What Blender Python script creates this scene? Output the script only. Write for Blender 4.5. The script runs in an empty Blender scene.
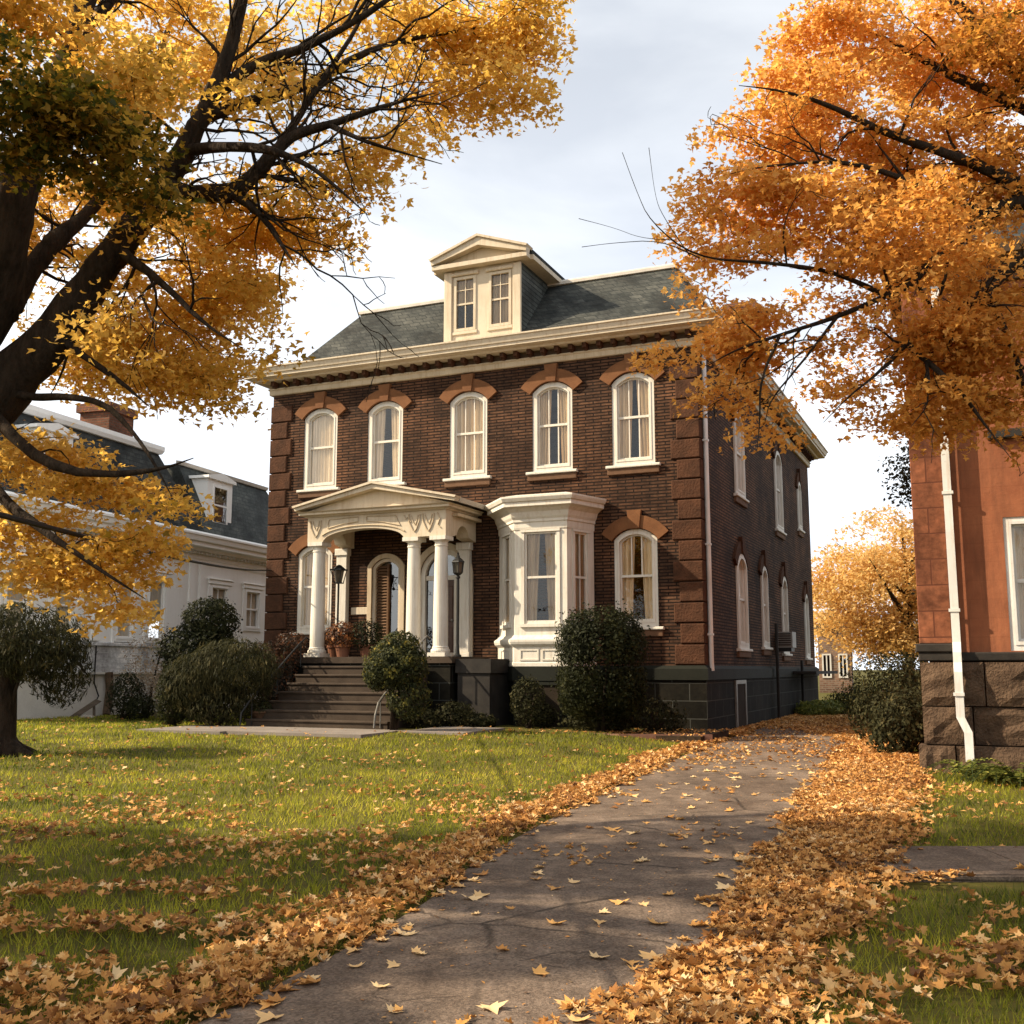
import bpy, math, random
import numpy as np
random.seed(7); RNG = np.random.default_rng(11)
R = math.radians
scene = bpy.context.scene
COL = scene.collection
scene.view_settings.view_transform = 'Standard'
scene.view_settings.look = 'None'
scene.view_settings.exposure = 0.9
scene.cycles.max_bounces = 6
scene.cycles.transparent_max_bounces = 12

# ------------------------------------------------------------------ camera
F = 1085.7; TH = 0.14341; EYE = 1.6
cam = bpy.data.cameras.new('camera'); camo = bpy.data.objects.new('camera', cam); COL.objects.link(camo)
camo.location = (0, 0, EYE); camo.rotation_euler = (math.pi / 2 + TH, 0, 0)
cam.sensor_width = 36; cam.lens = 36 * F / 1024; cam.clip_end = 3000; cam.clip_start = 0.1
scene.camera = camo

def at(px, py, y):
    """a point of the place, seen in that direction at that distance"""
    a, b = (px - 512) / F, (512 - py) / F
    d = np.array([a, math.cos(TH) - b * math.sin(TH), math.sin(TH) + b * math.cos(TH)])
    return np.array([0, 0, EYE]) + d * (y / d[1])

# ------------------------------------------------------------------ light
SUN_EL = 35.0; SUN_AZ = np.array([-0.9995, -0.03])
world = bpy.data.worlds.new('World'); scene.world = world; world.use_nodes = True
wn = world.node_tree; wn.nodes.clear()
def wnode(t, **k):
    n = wn.nodes.new(t)
    for a, b in k.items(): setattr(n, a, b)
    return n
wo = wnode('ShaderNodeOutputWorld'); bg = wnode('ShaderNodeBackground')
sky = wnode('ShaderNodeTexSky', sky_type='NISHITA', sun_disc=False)
sky.sun_elevation = R(SUN_EL); sky.sun_rotation = math.atan2(SUN_AZ[0], SUN_AZ[1]) % (2 * math.pi)
sky.air_density = 1.0; sky.dust_density = 2.0
tc = wnode('ShaderNodeTexCoord'); mp = wnode('ShaderNodeMapping'); mp.inputs['Scale'].default_value = (1.0, 1.2, 3.2)
mp.inputs['Rotation'].default_value = (0, 0.15, 0.3)
n1 = wnode('ShaderNodeTexNoise'); n1.inputs['Scale'].default_value = 2.3; n1.inputs['Detail'].default_value = 7; n1.inputs['Roughness'].default_value = .52
n1.inputs['Distortion'].default_value = .35
r1 = wnode('ShaderNodeValToRGB')
r1.color_ramp.elements[0].position = .36; r1.color_ramp.elements[0].color = (4.95, 5.25, 5.75, 1)
r1.color_ramp.elements[1].position = .66; r1.color_ramp.elements[1].color = (7.3, 7.5, 7.7, 1)
mx = wnode('ShaderNodeMix', data_type='RGBA'); mx.inputs[0].default_value = .92
sep = wnode('ShaderNodeSeparateXYZ'); mr = wnode('ShaderNodeMapRange'); mr.inputs[1].default_value = .0; mr.inputs[2].default_value = .5
mr.inputs[3].default_value = 1.62; mr.inputs[4].default_value = .95
mul = wnode('ShaderNodeMix', data_type='RGBA', blend_type='MULTIPLY'); mul.inputs[0].default_value = 1
L = wn.links.new
L(tc.outputs['Generated'], mp.inputs['Vector']); L(mp.outputs[0], n1.inputs['Vector']); L(n1.outputs[0], r1.inputs[0])
L(tc.outputs['Generated'], sep.inputs[0]); L(sep.outputs[2], mr.inputs[0])
L(r1.outputs[0], mul.inputs[6]); L(mr.outputs[0], mul.inputs[7])
dp_ = wnode('ShaderNodeVectorMath', operation='DOT_PRODUCT'); dp_.inputs[1].default_value = (SUN_AZ[0] * math.cos(R(SUN_EL)), SUN_AZ[1] * math.cos(R(SUN_EL)), math.sin(R(SUN_EL)))
L(tc.outputs['Generated'], dp_.inputs[0]); gr = wnode('ShaderNodeValToRGB'); e_ = gr.color_ramp.elements
e_[0].position = .30; e_[0].color = (.965, .97, .975, 1); e_[1].position = 1.0; e_[1].color = (1.9, 1.6, 1.2, 1)
q_ = e_.new(.75); q_.color = (1.2, 1.17, 1.1, 1)
mg = wnode('ShaderNodeMix', data_type='RGBA', blend_type='MULTIPLY'); mg.inputs[0].default_value = 1
L(dp_.outputs['Value'], gr.inputs[0]); L(mul.outputs[2], mg.inputs[6]); L(gr.outputs[0], mg.inputs[7])
L(sky.outputs[0], mx.inputs[6]); L(mg.outputs[2], mx.inputs[7]); L(mx.outputs[2], bg.inputs[0])
bg.inputs[1].default_value = 0.088
L(bg.outputs[0], wo.inputs[0])
sl = bpy.data.lights.new('sun', 'SUN'); sl.energy = 5.0; sl.angle = R(.6); sl.color = (1, .84, .62)
so = bpy.data.objects.new('sun', sl); COL.objects.link(so)
import mathutils
tos = mathutils.Vector((SUN_AZ[0] * math.cos(R(SUN_EL)), SUN_AZ[1] * math.cos(R(SUN_EL)), math.sin(R(SUN_EL))))
so.rotation_euler = tos.to_track_quat('Z', 'Y').to_euler(); so.location = (-40, -12, 30)

# ------------------------------------------------------------------ materials
class NT:
    def __init__(s, name):
        s.m = bpy.data.materials.new(name); s.m.use_nodes = True; s.t = s.m.node_tree; s.n = s.t.nodes
        s.p = s.n['Principled BSDF']; s.out = s.n['Material Output']
    def new(s, t, **k):
        n = s.n.new(t)
        for a, b in k.items():
            if hasattr(n, a): setattr(n, a, b)
            else: n.inputs[a].default_value = b
        return n
    def l(s, a, b): s.t.links.new(a, b)
    def noise(s, vec, scale, detail=5, rough=.6):
        n = s.new('ShaderNodeTexNoise'); n.inputs['Scale'].default_value = scale; n.inputs['Detail'].default_value = detail
        n.inputs['Roughness'].default_value = rough
        if vec is not None: s.l(vec, n.inputs['Vector'])
        return n.outputs[0]
    def ramp(s, fac, stops):
        n = s.new('ShaderNodeValToRGB'); e = n.color_ramp.elements
        e[0].position, e[0].color = stops[0][0], (*stops[0][1], 1)
        e[1].position, e[1].color = stops[-1][0], (*stops[-1][1], 1)
        for p, c in stops[1:-1]:
            q = e.new(p); q.color = (*c, 1)
        s.l(fac, n.inputs[0]); return n.outputs[0]
    def mix(s, fac, a, b, mode='MIX'):
        n = s.new('ShaderNodeMix', data_type='RGBA', blend_type=mode)
        for sock, v in ((n.inputs[0], fac), (n.inputs[6], a), (n.inputs[7], b)):
            if hasattr(v, 'is_linked') or hasattr(v, 'links'): s.l(v, sock)
            elif isinstance(v, (int, float)): sock.default_value = v
            else: sock.default_value = (*v, 1)
        return n.outputs[2]
    def obj(s, scale=(1, 1, 1), rot=(0, 0, 0)):
        c = s.new('ShaderNodeTexCoord'); m = s.new('ShaderNodeMapping')
        m.inputs['Scale'].default_value = scale; m.inputs['Rotation'].default_value = rot
        s.l(c.outputs['Object'], m.inputs[0]); return m.outputs[0]
    def wallvec(s):
        c = s.new('ShaderNodeTexCoord'); sp = s.new('ShaderNodeSeparateXYZ'); s.l(c.outputs['Object'], sp.inputs[0])
        a = s.new('ShaderNodeMath', operation='ADD'); s.l(sp.outputs[0], a.inputs[0]); s.l(sp.outputs[1], a.inputs[1])
        cb = s.new('ShaderNodeCombineXYZ'); s.l(a.outputs[0], cb.inputs[0]); s.l(sp.outputs[2], cb.inputs[1]); return cb.outputs[0]
    def bump(s, h, strength=.4, dist=.02):
        b = s.new('ShaderNodeBump'); b.inputs['Strength'].default_value = strength; b.inputs['Distance'].default_value = dist
        s.l(h, b.inputs['Height']); s.l(b.outputs[0], s.p.inputs['Normal'])
    def base(s, c, rough=.7):
        if hasattr(c, 'links'): s.l(c, s.p.inputs['Base Color'])
        else: s.p.inputs['Base Color'].default_value = (*c, 1)
        s.p.inputs['Roughness'].default_value = rough; s.p.inputs['Specular IOR Level'].default_value = .12 if rough > .55 else .35
        return s.m

def nmat(name, c1, c2, scale=3, rough=.7, bump=.2, dist=.01, stretch=(1, 1, 1), fine=40):
    t = NT(name); v = t.obj(stretch)
    a = t.noise(v, scale); b = t.noise(v, fine, 4)
    c = t.ramp(a, [(.32, c1), (.68, c2)])
    c = t.mix(.25, c, t.ramp(b, [(.3, tuple(x * .55 for x in c1)), (.7, c2)]))
    if bump: t.bump(b, bump, dist)
    return t.base(c, rough)

def paintmat(name, c1, c2, rough=.55, dirt=(.28, .20, .13), amt=.6):
    t = NT(name); v = t.obj((7, 7, .55)); w = t.obj()
    c = t.ramp(t.noise(w, 1.4, 5), [(.3, c1), (.7, c2)])
    st = t.ramp(t.noise(v, 1.6, 6, .7), [(.50, (0, 0, 0)), (.78, (amt, amt, amt))])
    c = t.mix(st, c, tuple(x * d / .35 * .75 for x, d in zip(c1, dirt)))
    sp = t.noise(w, 24, 4); c = t.mix(t.ramp(sp, [(.62, (0, 0, 0)), (.72, (.35, .35, .35))]), c, tuple(x * .55 for x in c1))
    t.bump(sp, .15, .004); return t.base(c, rough)

def brickmat(name, cols, mortar, bw, bh, ms, patch=None, bump=.6, rough=.85, course=None):
    t = NT(name); v = t.wallvec()
    nz = t.noise(v, 6, 3); 
    wv = t.mix(.012, v, nz)
    b = t.new('ShaderNodeTexBrick'); t.l(v, b.inputs['Vector'])
    b.inputs['Scale'].default_value = 1; b.inputs['Brick Width'].default_value = bw; b.inputs['Row Height'].default_value = bh
    b.inputs['Mortar Size'].default_value = ms; b.inputs['Mortar Smooth'].default_value = .3; b.inputs['Bias'].default_value = 0
    b.inputs['Color1'].default_value = (0, 0, 0, 1); b.inputs['Color2'].default_value = (1, 1, 1, 1); b.inputs['Mortar'].default_value = (.5, .5, .5, 1)
    bc = t.ramp(b.outputs['Color'], [(0, cols[0]), (.5, cols[1]), (1, cols[2])])
    big = t.noise(v, .55, 6, .65)
    bc = t.mix(t.ramp(big, [(.42, (0, 0, 0)), (.62, (1, 1, 1))]), bc, t.mix(.6, bc, patch or cols[2]))
    sm = t.noise(v, 9, 4)
    bc = t.mix(.6, bc, t.ramp(sm, [(.3, (.35, .35, .35)), (.7, (1.2, 1.2, 1.2))]), 'MULTIPLY')
    dirt = t.noise(v, .8, 7, .7); bc = t.mix(.9, bc, t.ramp(dirt, [(.38, (.38, .36, .36)), (.50, (.8, .8, .8)), (.62, (1.3, 1.25, 1.2))]), 'MULTIPLY')
    c = t.mix(b.outputs['Fac'], bc, mortar)
    inv = t.new('ShaderNodeMath', operation='SUBTRACT'); inv.inputs[0].default_value = 1; t.l(b.outputs['Fac'], inv.inputs[1])
    ad = t.new('ShaderNodeMath', operation='MULTIPLY_ADD'); t.l(sm, ad.inputs[0]); ad.inputs[1].default_value = .5; t.l(inv.outputs[0], ad.inputs[2])
    t.bump(ad.outputs[0], bump, .02)
    return t.base(c, rough)

def glassmat(name, tint=(.55, .55, .55), rmin=.10, ior=1.5):
    t = NT(name); t.n.remove(t.p)
    tr = t.new('ShaderNodeBsdfTransparent'); tr.inputs[0].default_value = (*tint, 1)
    gl = t.new('ShaderNodeBsdfGlossy'); gl.inputs['Roughness'].default_value = .02; gl.inputs[0].default_value = (.9, .9, .9, 1)
    bp = t.new('ShaderNodeBump'); bp.inputs['Strength'].default_value = .22; bp.inputs['Distance'].default_value = .02
    t.l(t.noise(t.obj(), 3, 2), bp.inputs['Height']); t.l(bp.outputs[0], gl.inputs['Normal'])
    fr = t.new('ShaderNodeFresnel'); fr.inputs[0].default_value = ior
    ad = t.new('ShaderNodeMath', operation='ADD'); t.l(fr.outputs[0], ad.inputs[0]); ad.inputs[1].default_value = rmin
    m = t.new('ShaderNodeMixShader'); t.l(ad.outputs[0], m.inputs[0]); t.l(tr.outputs[0], m.inputs[1]); t.l(gl.outputs[0], m.inputs[2])
    t.l(m.outputs[0], t.out.inputs[0]); return t.m

def leafmat(name, stops, trans=.5, rough=.55, tcol=1.25, spec=.3):
    """colour by the leaf's own tone attribute"""
    t = NT(name); a = t.new('ShaderNodeAttribute', attribute_name='tone')
    c = t.ramp(a.outputs['Fac'], stops)
    t.l(c, t.p.inputs['Base Color']); t.p.inputs['Roughness'].default_value = rough
    t.p.inputs['Specular IOR Level'].default_value = spec
    tl = t.new('ShaderNodeBsdfTranslucent'); t.l(t.mix(1.0, c, (tcol, tcol, tcol), 'MULTIPLY'), tl.inputs[0])
    m = t.new('ShaderNodeMixShader'); m.inputs[0].default_value = trans
    t.l(t.p.outputs[0], m.inputs[1]); t.l(tl.outputs[0], m.inputs[2]); t.l(m.outputs[0], t.out.inputs[0]); return t.m

M = {}
M['brick'] = brickmat('old_brick', [(.062, .034, .021), (.090, .047, .028), (.125, .065, .037)], (.015, .0095, .007), .42, .082, .017, patch=(.175, .080, .040), bump=.9)
M['brown_stone'] = nmat('brown_stone', (.040, .020, .012), (.098, .044, .024), 3.2, .9, .9, .03, fine=18)
M['arch_stone'] = nmat('arch_stone', (.125, .054, .024), (.205, .092, .040), 3, .8, .35, .01)
M['cream'] = paintmat('cream_paint', (.50, .42, .31), (.60, .52, .40), .6)
M['cream_dirty'] = paintmat('cream_frieze', (.43, .345, .235), (.56, .465, .33), .65, amt=.7)
M['white'] = paintmat('white_paint', (.57, .535, .465), (.66, .625, .55), .55)
M['cool_white'] = paintmat('cool_white_paint', (.88, .87, .83), (.93, .92, .88), .6, (.32, .30, .27), .2)
M['pipe_white'] = paintmat('pipe_white', (.56, .55, .52), (.72, .71, .68), .45, (.3, .2, .12), .55)
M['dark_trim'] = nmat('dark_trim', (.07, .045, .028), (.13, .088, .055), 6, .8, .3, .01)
M['sill'] = nmat('sill_stone', (.10, .055, .032), (.17, .095, .055), 4, .8, .3, .01)
M['found'] = brickmat('foundation_stone', [(.009, .008, .0055), (.0125, .011, .0075), (.017, .015, .0105)], (.045, .046, .040), .85, .42, .014, bump=.5)
M['wt'] = nmat('water_table', (.010, .011, .008), (.018, .0195, .0145), 2, .7, .3, .01)
M['slate'] = brickmat('slate', [(.028, .032, .031), (.046, .050, .047), (.072, .075, .069)], (.025, .028, .028), .34, .16, .012, patch=(.09, .092, .082), bump=.6, rough=.85)
M['slate_green'] = brickmat('slate_green', [(.05, .06, .056), (.07, .08, .074), (.09, .10, .092)], (.03, .034, .032), .4, .15, .01, bump=.4, rough=.65)
M['siding_grey'] = brickmat('grey_siding', [(.075, .085, .08), (.10, .11, .10), (.125, .135, .125)], (.02, .022, .022), 3.2, .13, .016, bump=.6, rough=.6)
M['ridge'] = nmat('lead_ridge', (.42, .38, .33), (.60, .55, .48), 3, .5, .1, .004)
M['glass'] = glassmat('window_glass', (.92, .89, .84), .03, 1.4)
M['glass_soft'] = glassmat('soft_glass', (.8, .8, .8), .0, 1.08)
M['glass_dark'] = glassmat('dark_glass', (.3, .3, .3), .12)
M['curtain'] = nmat('curtain', (.50, .37, .22), (.80, .66, .46), 2, .9, 0, stretch=(9, 1, .5))
M['curtain_white'] = nmat('net_curtain', (.66, .57, .45), (.86, .77, .63), 2, .9, 0, stretch=(6, 1, .6))
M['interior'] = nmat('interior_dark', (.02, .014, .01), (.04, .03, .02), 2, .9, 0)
M['door_wood'] = nmat('door_wood', (.045, .018, .009), (.085, .036, .018), 3, .45, .2, .005, stretch=(6, 6, .7))
M['shutter_wood'] = nmat('shutter_wood', (.10, .055, .03), (.17, .095, .05), 3, .6, .2, .005, stretch=(1, 1, 5))
M['step_stone'] = nmat('step_stone', (.040, .028, .020), (.072, .052, .037), 2.5, .75, .25, .008)
M['iron'] = nmat('black_iron', (.008, .008, .008), (.016, .016, .015), 6, .45, .2, .004)
M['rail'] = nmat('rail_metal', (.10, .095, .085), (.2, .19, .17), 8, .35, .1, .002)
M['lamp_glass'] = nmat('lamp_glass', (.05, .042, .032), (.11, .095, .07), 4, .2, 0)
M['concrete'] = nmat('concrete', (.17, .145, .125), (.25, .215, .185), 1.4, .9, .4, .01)
M['stucco'] = nmat('foundation_stucco', (.55, .52, .46), (.70, .66, .59), 1.1, .9, .3, .01)
M['clap'] = brickmat('clapboard', [(.78, .78, .76), (.82, .82, .80), (.86, .86, .84)], (.50, .50, .48), 5, .16, .010, bump=.5, rough=.6)
def redwall():
    t = NT('painted_red_wall'); v = t.wallvec(); w = t.obj((2.5, 2.5, .35)); b = t.new('ShaderNodeTexBrick'); t.l(v, b.inputs['Vector'])
    b.inputs['Scale'].default_value = 1; b.inputs['Brick Width'].default_value = .62; b.inputs['Row Height'].default_value = .3; b.inputs['Mortar Size'].default_value = .008
    b.inputs['Color1'].default_value = (.93, .93, .93, 1); b.inputs['Color2'].default_value = (1.05, 1.05, 1.05, 1); b.inputs['Mortar'].default_value = (.88, .86, .85, 1)
    c = t.ramp(t.noise(v, 1.1, 7, .7), [(.3, (.21, .072, .036)), (.7, (.33, .125, .060))])
    c = t.mix(.7, c, b.outputs['Color'], 'MULTIPLY')
    c = t.mix(t.ramp(t.noise(w, 1.5, 7, .7), [(.45, (0, 0, 0)), (.75, (.65, .65, .65))]), c, (.085, .038, .024))
    t.bump(t.noise(v, 18, 4), .35, .012); return t.base(c, .85)
M['red_wall'] = redwall()
M['red_pil'] = brickmat('red_pilaster', [(.16, .058, .031), (.205, .075, .039), (.25, .094, .048)], (.10, .035, .02), .9, .42, .012, bump=.4)
M['rubble'] = nmat('rusticated_stone', (.052, .033, .022), (.145, .094, .060), 3.2, .95, 1.0, .05, fine=26)
M['ledge'] = nmat('dark_ledge', (.018, .016, .015), (.04, .035, .03), 3, .7, .2, .01)
M['chimney'] = brickmat('chimney_brick', [(.14, .05, .028), (.21, .08, .042), (.28, .11, .06)], (.10, .07, .05), .25, .09, .014, bump=.5)
M['bark'] = nmat('bark', (.011, .008, .006), (.055, .039, .027), 4, .95, 1.0, .04, stretch=(3, 3, .8), fine=14)
M['bark_grey'] = nmat('grey_bark', (.05, .035, .024), (.10, .075, .052), 4, .95, .6, .02, stretch=(3, 3, .8))
M['terracotta'] = nmat('terracotta', (.14, .06, .035), (.22, .10, .06), 4, .8, .2, .006)
M['cable'] = nmat('cable_black', (.008, .008, .008), (.014, .014, .014), 6, .6, 0)
M['plank'] = nmat('old_plank', (.10, .075, .055), (.18, .14, .105), 3, .8, .3, .006, stretch=(1, 1, 6))
M['pale_rock'] = nmat('pale_rock', (.32, .28, .23), (.52, .47, .40), 5, .9, .6, .02)
M['acmetal'] = nmat('ac_metal', (.22, .21, .19), (.32, .31, .28), 4, .45, .1, .003)
M['edging'] = nmat('edging_brick', (.20, .10, .07), (.30, .17, .12), 3, .9, .3, .01)
M['far_brick'] = brickmat('far_brick', [(.20, .11, .07), (.26, .15, .10), (.32, .20, .14)], (.2, .16, .12), .4, .14, .02, bump=.2)
# leaves
XGOLD = [(0, (.20, .075, .008)), (.3, (.40, .16, .014)), (.6, (.60, .27, .024)), (.85, (.72, .38, .05)), (1, (.78, .48, .10))]
ORANGE = [(0, (.20, .055, .008)), (.3, (.42, .12, .012)), (.6, (.62, .21, .02)), (.85, (.74, .31, .04)), (1, (.80, .42, .09))]
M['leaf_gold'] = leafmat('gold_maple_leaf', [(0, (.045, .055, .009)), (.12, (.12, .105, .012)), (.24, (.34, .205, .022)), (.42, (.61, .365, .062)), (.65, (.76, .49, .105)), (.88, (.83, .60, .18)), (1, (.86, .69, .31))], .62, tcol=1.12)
M['leaf_orange'] = leafmat('orange_maple_leaf', [(0, (.06, .05, .008)), (.1, (.20, .10, .012)), (.25, (.46, .20, .032)), (.5, (.68, .345, .075)), (.75, (.80, .465, .125)), (.92, (.84, .55, .19)), (1, (.87, .66, .30))], .6, tcol=1.12)
M['leaf_far'] = leafmat('far_orange_leaf', [(0, (.42, .23, .06)), (.5, (.66, .41, .13)), (1, (.82, .60, .27))], .55, tcol=1.1)
M['leaf_pine'] = leafmat('far_pine', [(0, (.03, .026, .012)), (1, (.09, .07, .03))], .2)
M['leaf_box'] = leafmat('boxwood_leaf', [(0, (.008, .010, .004)), (.6, (.022, .025, .009)), (1, (.052, .052, .018))], .25, .6, spec=.1)
M['leaf_weep'] = leafmat('weeping_leaf', [(0, (.014, .015, .006)), (.6, (.042, .041, .017)), (1, (.11, .092, .038))], .3, .7, spec=.1)
M['leaf_conifer'] = leafmat('conifer_leaf', [(0, (.008, .011, .005)), (1, (.034, .036, .013))], .2, .7, spec=.1)
M['leaf_mixed'] = leafmat('mixed_shrub_leaf', [(0, (.014, .019, .008)), (.5, (.05, .056, .022)), (.8, (.14, .13, .03)), (1, (.30, .22, .04))], .35, .6, spec=.12)
M['leaf_pale'] = leafmat('pale_dry_leaf', [(0, (.20, .14, .09)), (1, (.46, .36, .25))], .3, .8)
M['leaf_rust'] = leafmat('rust_flower', [(0, (.02, .018, .01)), (.5, (.09, .035, .016)), (.8, (.28, .10, .03)), (1, (.45, .22, .08))], .3, .6)
M['leaf_green'] = leafmat('fern_leaf', [(0, (.05, .07, .014)), (.6, (.14, .16, .03)), (1, (.30, .28, .06))], .4, .5)
M['leaf_ground'] = leafmat('fallen_leaf', [(0, (.11, .050, .022)), (.25, (.29, .125, .036)), (.5, (.51, .245, .066)), (.75, (.64, .36, .12)), (1, (.74, .53, .28))], .15, .7, spec=.2)
M['grass_blade'] = leafmat('grass_blade', [(0, (.040, .062, .008)), (.5, (.25, .255, .022)), (.85, (.44, .39, .040)), (1, (.54, .43, .09))], .5, .6)

def groundmat():
    t = NT('soil_and_turf'); v = t.obj()
    a = t.noise(v, .7, 6); b = t.noise(v, 14, 4)
    c = t.ramp(a, [(.35, (.050, .052, .010)), (.65, (.095, .082, .016))])
    c = t.mix(t.ramp(b, [(.45, (0, 0, 0)), (.75, (.5, .5, .5))]), c, (.12, .075, .025))
    t.bump(b, .6, .03); return t.base(c, .95)
M['ground'] = groundmat()
def asphalt():
    t = NT('asphalt'); v = t.obj()
    big = t.noise(v, .5, 6, .65); fine = t.noise(v, 110, 2); mid = t.noise(v, 4, 7, .7); lng = t.noise(t.obj((1.6, .22, 1), (0, 0, -.15)), 1.2, 6, .65)
    c = t.ramp(big, [(.3, (.10, .074, .057)), (.5, (.15, .116, .091)), (.7, (.21, .166, .132))])
    c = t.mix(.55, c, t.ramp(lng, [(.35, (.55, .52, .50)), (.65, (1.35, 1.32, 1.28))]), 'MULTIPLY')
    c = t.mix(.5, c, t.ramp(mid, [(.32, (.5, .5, .5)), (.68, (1.3, 1.3, 1.3))]), 'MULTIPLY')
    st = t.new('ShaderNodeTexVoronoi'); st.inputs['Scale'].default_value = 75; t.l(v, st.inputs['Vector'])
    c = t.mix(.55, c, t.ramp(st.outputs['Color'], [(.2, (.45, .42, .40)), (.8, (1.5, 1.45, 1.4))]), 'MULTIPLY')
    dv = t.mix(.35, v, t.new('ShaderNodeTexNoise', Scale=1.7, Detail=8, Roughness=.7).outputs['Color'], 'ADD'); crs = None
    for sc_, wd, lo in ((.42, .010, .44), (1.5, .012, .56)):
        vo = t.new('ShaderNodeTexVoronoi', feature='DISTANCE_TO_EDGE'); vo.inputs['Scale'].default_value = sc_; t.l(dv, vo.inputs['Vector'])
        cr = t.ramp(vo.outputs['Distance'], [(0, (1, 1, 1)), (wd * .4, (.85, .85, .85)), (wd, (0, 0, 0))])
        cr = t.mix(1, cr, t.ramp(t.noise(v, .8 + sc_ * .3, 4), [(lo, (0, 0, 0)), (lo + .08, (1, 1, 1))]), 'MULTIPLY')
        crs = cr if crs is None else t.mix(1, crs, cr, 'LIGHTEN')
    crs = t.mix(1, crs, t.ramp(mid, [(.35, (.25, .25, .25)), (.6, (.9, .9, .9))]), 'MULTIPLY'); c = t.mix(crs, c, (.018, .014, .011))
    h = t.mix(crs, t.mix(.5, fine, mid), (0, 0, 0)); t.bump(h, .8, .014)
    return t.base(c, .9)
M['asphalt'] = asphalt()
def bedmat():
    t = NT('bed_soil'); v = t.obj(); a = t.noise(v, 6, 5)
    t.bump(a, .8, .04); return t.base(t.ramp(a, [(.3, (.018, .013, .009)), (.7, (.06, .038, .022))]), .95)
M['soil'] = bedmat()

# ------------------------------------------------------------------ mesh helpers
class MB:
    def __init__(s): s.v = []; s.f = []
    def add(s, vs, fs):
        o = len(s.v); s.v += [tuple(map(float, p)) for p in vs]; s.f += [tuple(i + o for i in q) for q in fs]; return s
    def box(s, x0, x1, y0, y1, z0, z1):
        return s.add([(x0, y0, z0), (x1, y0, z0), (x1, y1, z0), (x0, y1, z0), (x0, y0, z1), (x1, y0, z1), (x1, y1, z1), (x0, y1, z1)],
              [(0, 3, 2, 1), (4, 5, 6, 7), (0, 1, 5, 4), (1, 2, 6, 5), (2, 3, 7, 6), (3, 0, 4, 7)])
    def cbox(s, x0, x1, y0, y1, z0, z1, c=.02):
        """box whose front (-y) face is chamfered"""
        o = [(x0, z0), (x1, z0), (x1, z1), (x0, z1)]; i = [(x0 + c, z0 + c), (x1 - c, z0 + c), (x1 - c, z1 - c), (x0 + c, z1 - c)]
        vs = [(x, y1, z) for x, z in o] + [(x, y0 + c, z) for x, z in o] + [(x, y0, z) for x, z in i]
        fs = [(0, 3, 2, 1), (8, 9, 10, 11)]
        for a in range(4):
            b = (a + 1) % 4; fs += [(a, b, b + 4, a + 4), (a + 4, b + 4, b + 8, a + 8)]
        return s.add(vs, fs)
    def prism(s, poly, fn, d0, d1):
        n = len(poly); vs = [fn(a, b, d0) for a, b in poly] + [fn(a, b, d1) for a, b in poly]
        fs = [tuple(range(n)), tuple(range(2 * n - 1, n - 1, -1))] + [(i, (i + 1) % n, (i + 1) % n + n, i + n) for i in range(n)]
        return s.add(vs, fs)
    def tube(s, pts, rad, n=8, cap=True):
        P = [np.array(p, float) for p in pts]; k = len(P)
        if not hasattr(rad, '__len__'): rad = [rad] * k
        o = len(s.v); ref = np.array([.31, .52, .79])
        for i in range(k):
            d = P[min(i + 1, k - 1)] - P[max(i - 1, 0)]; d = d / (np.linalg.norm(d) + 1e-9)
            a = np.cross(d, ref); a /= np.linalg.norm(a) + 1e-9; b = np.cross(d, a)
            for j in range(n):
                t = 2 * math.pi * j / n; s.v.append(tuple(P[i] + rad[i] * (math.cos(t) * a + math.sin(t) * b)))
        for i in range(k - 1):
            for j in range(n):
                q = o + i * n; j2 = (j + 1) % n; s.f.append((q + j, q + j2, q + n + j2, q + n + j))
        if cap: s.f.append(tuple(o + j for j in range(n))[::-1]); s.f.append(tuple(o + (k - 1) * n + j for j in range(n)))
        return s
    def lathe(s, cx, cy, prof, n=20):
        o = len(s.v); k = len(prof)
        for r, z in prof:
            for j in range(n):
                t = 2 * math.pi * j / n; s.v.append((cx + r * math.cos(t), cy + r * math.sin(t), z))
        for i in range(k - 1):
            for j in range(n):
                q = o + i * n; j2 = (j + 1) % n; s.f.append((q + j, q + j2, q + n + j2, q + n + j))
        s.f.append(tuple(o + j for j in range(n))[::-1]); s.f.append(tuple(o + (k - 1) * n + j for j in range(n))); return s
    def sweep(s, plan, prof, closed=False):
        """profile [(out, z)] swept along a plan polyline; out is to the right of travel"""
        n = len(plan); P = [np.array(p, float) for p in plan]; offs = []
        for i in range(n):
            def nrm(a, b): d = (b - a) / np.linalg.norm(b - a); return np.array([d[1], -d[0]])
            if closed or 0 < i < n - 1:
                a = nrm(P[i - 1], P[i]); b = nrm(P[i], P[(i + 1) % n]); m = (a + b); m = m / (m @ a)
            elif i == 0: m = nrm(P[0], P[1])
            else: m = nrm(P[-2], P[-1])
            offs.append(m)
        o = len(s.v); k = len(prof)
        for i in range(n):
            for r, z in prof:
                q = P[i] + offs[i] * r; s.v.append((q[0], q[1], z))
        for i in range(n if closed else n - 1):
            i2 = (i + 1) % n
            for j in range(k - 1):
                s.f.append((o + i * k + j, o + i2 * k + j, o + i2 * k + j + 1, o + i * k + j + 1))
        if not closed:
            s.f.append(tuple(o + j for j in range(k))[::-1]); s.f.append(tuple(o + (n - 1) * k + j for j in range(k)))
        return s
    def build(s, name, m, parent=None, loc=(0, 0, 0), rz=0, smooth=False):
        me = bpy.data.meshes.new(name); me.from_pydata(s.v, [], s.f); me.materials.append(m)
        if smooth: me.polygons.foreach_set('use_smooth', [True] * len(me.polygons))
        me.update(); o = bpy.data.objects.new(name, me); COL.objects.link(o)
        o.location = loc; o.rotation_euler = (0, 0, rz)
        if parent: o.parent = parent
        return o

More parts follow.
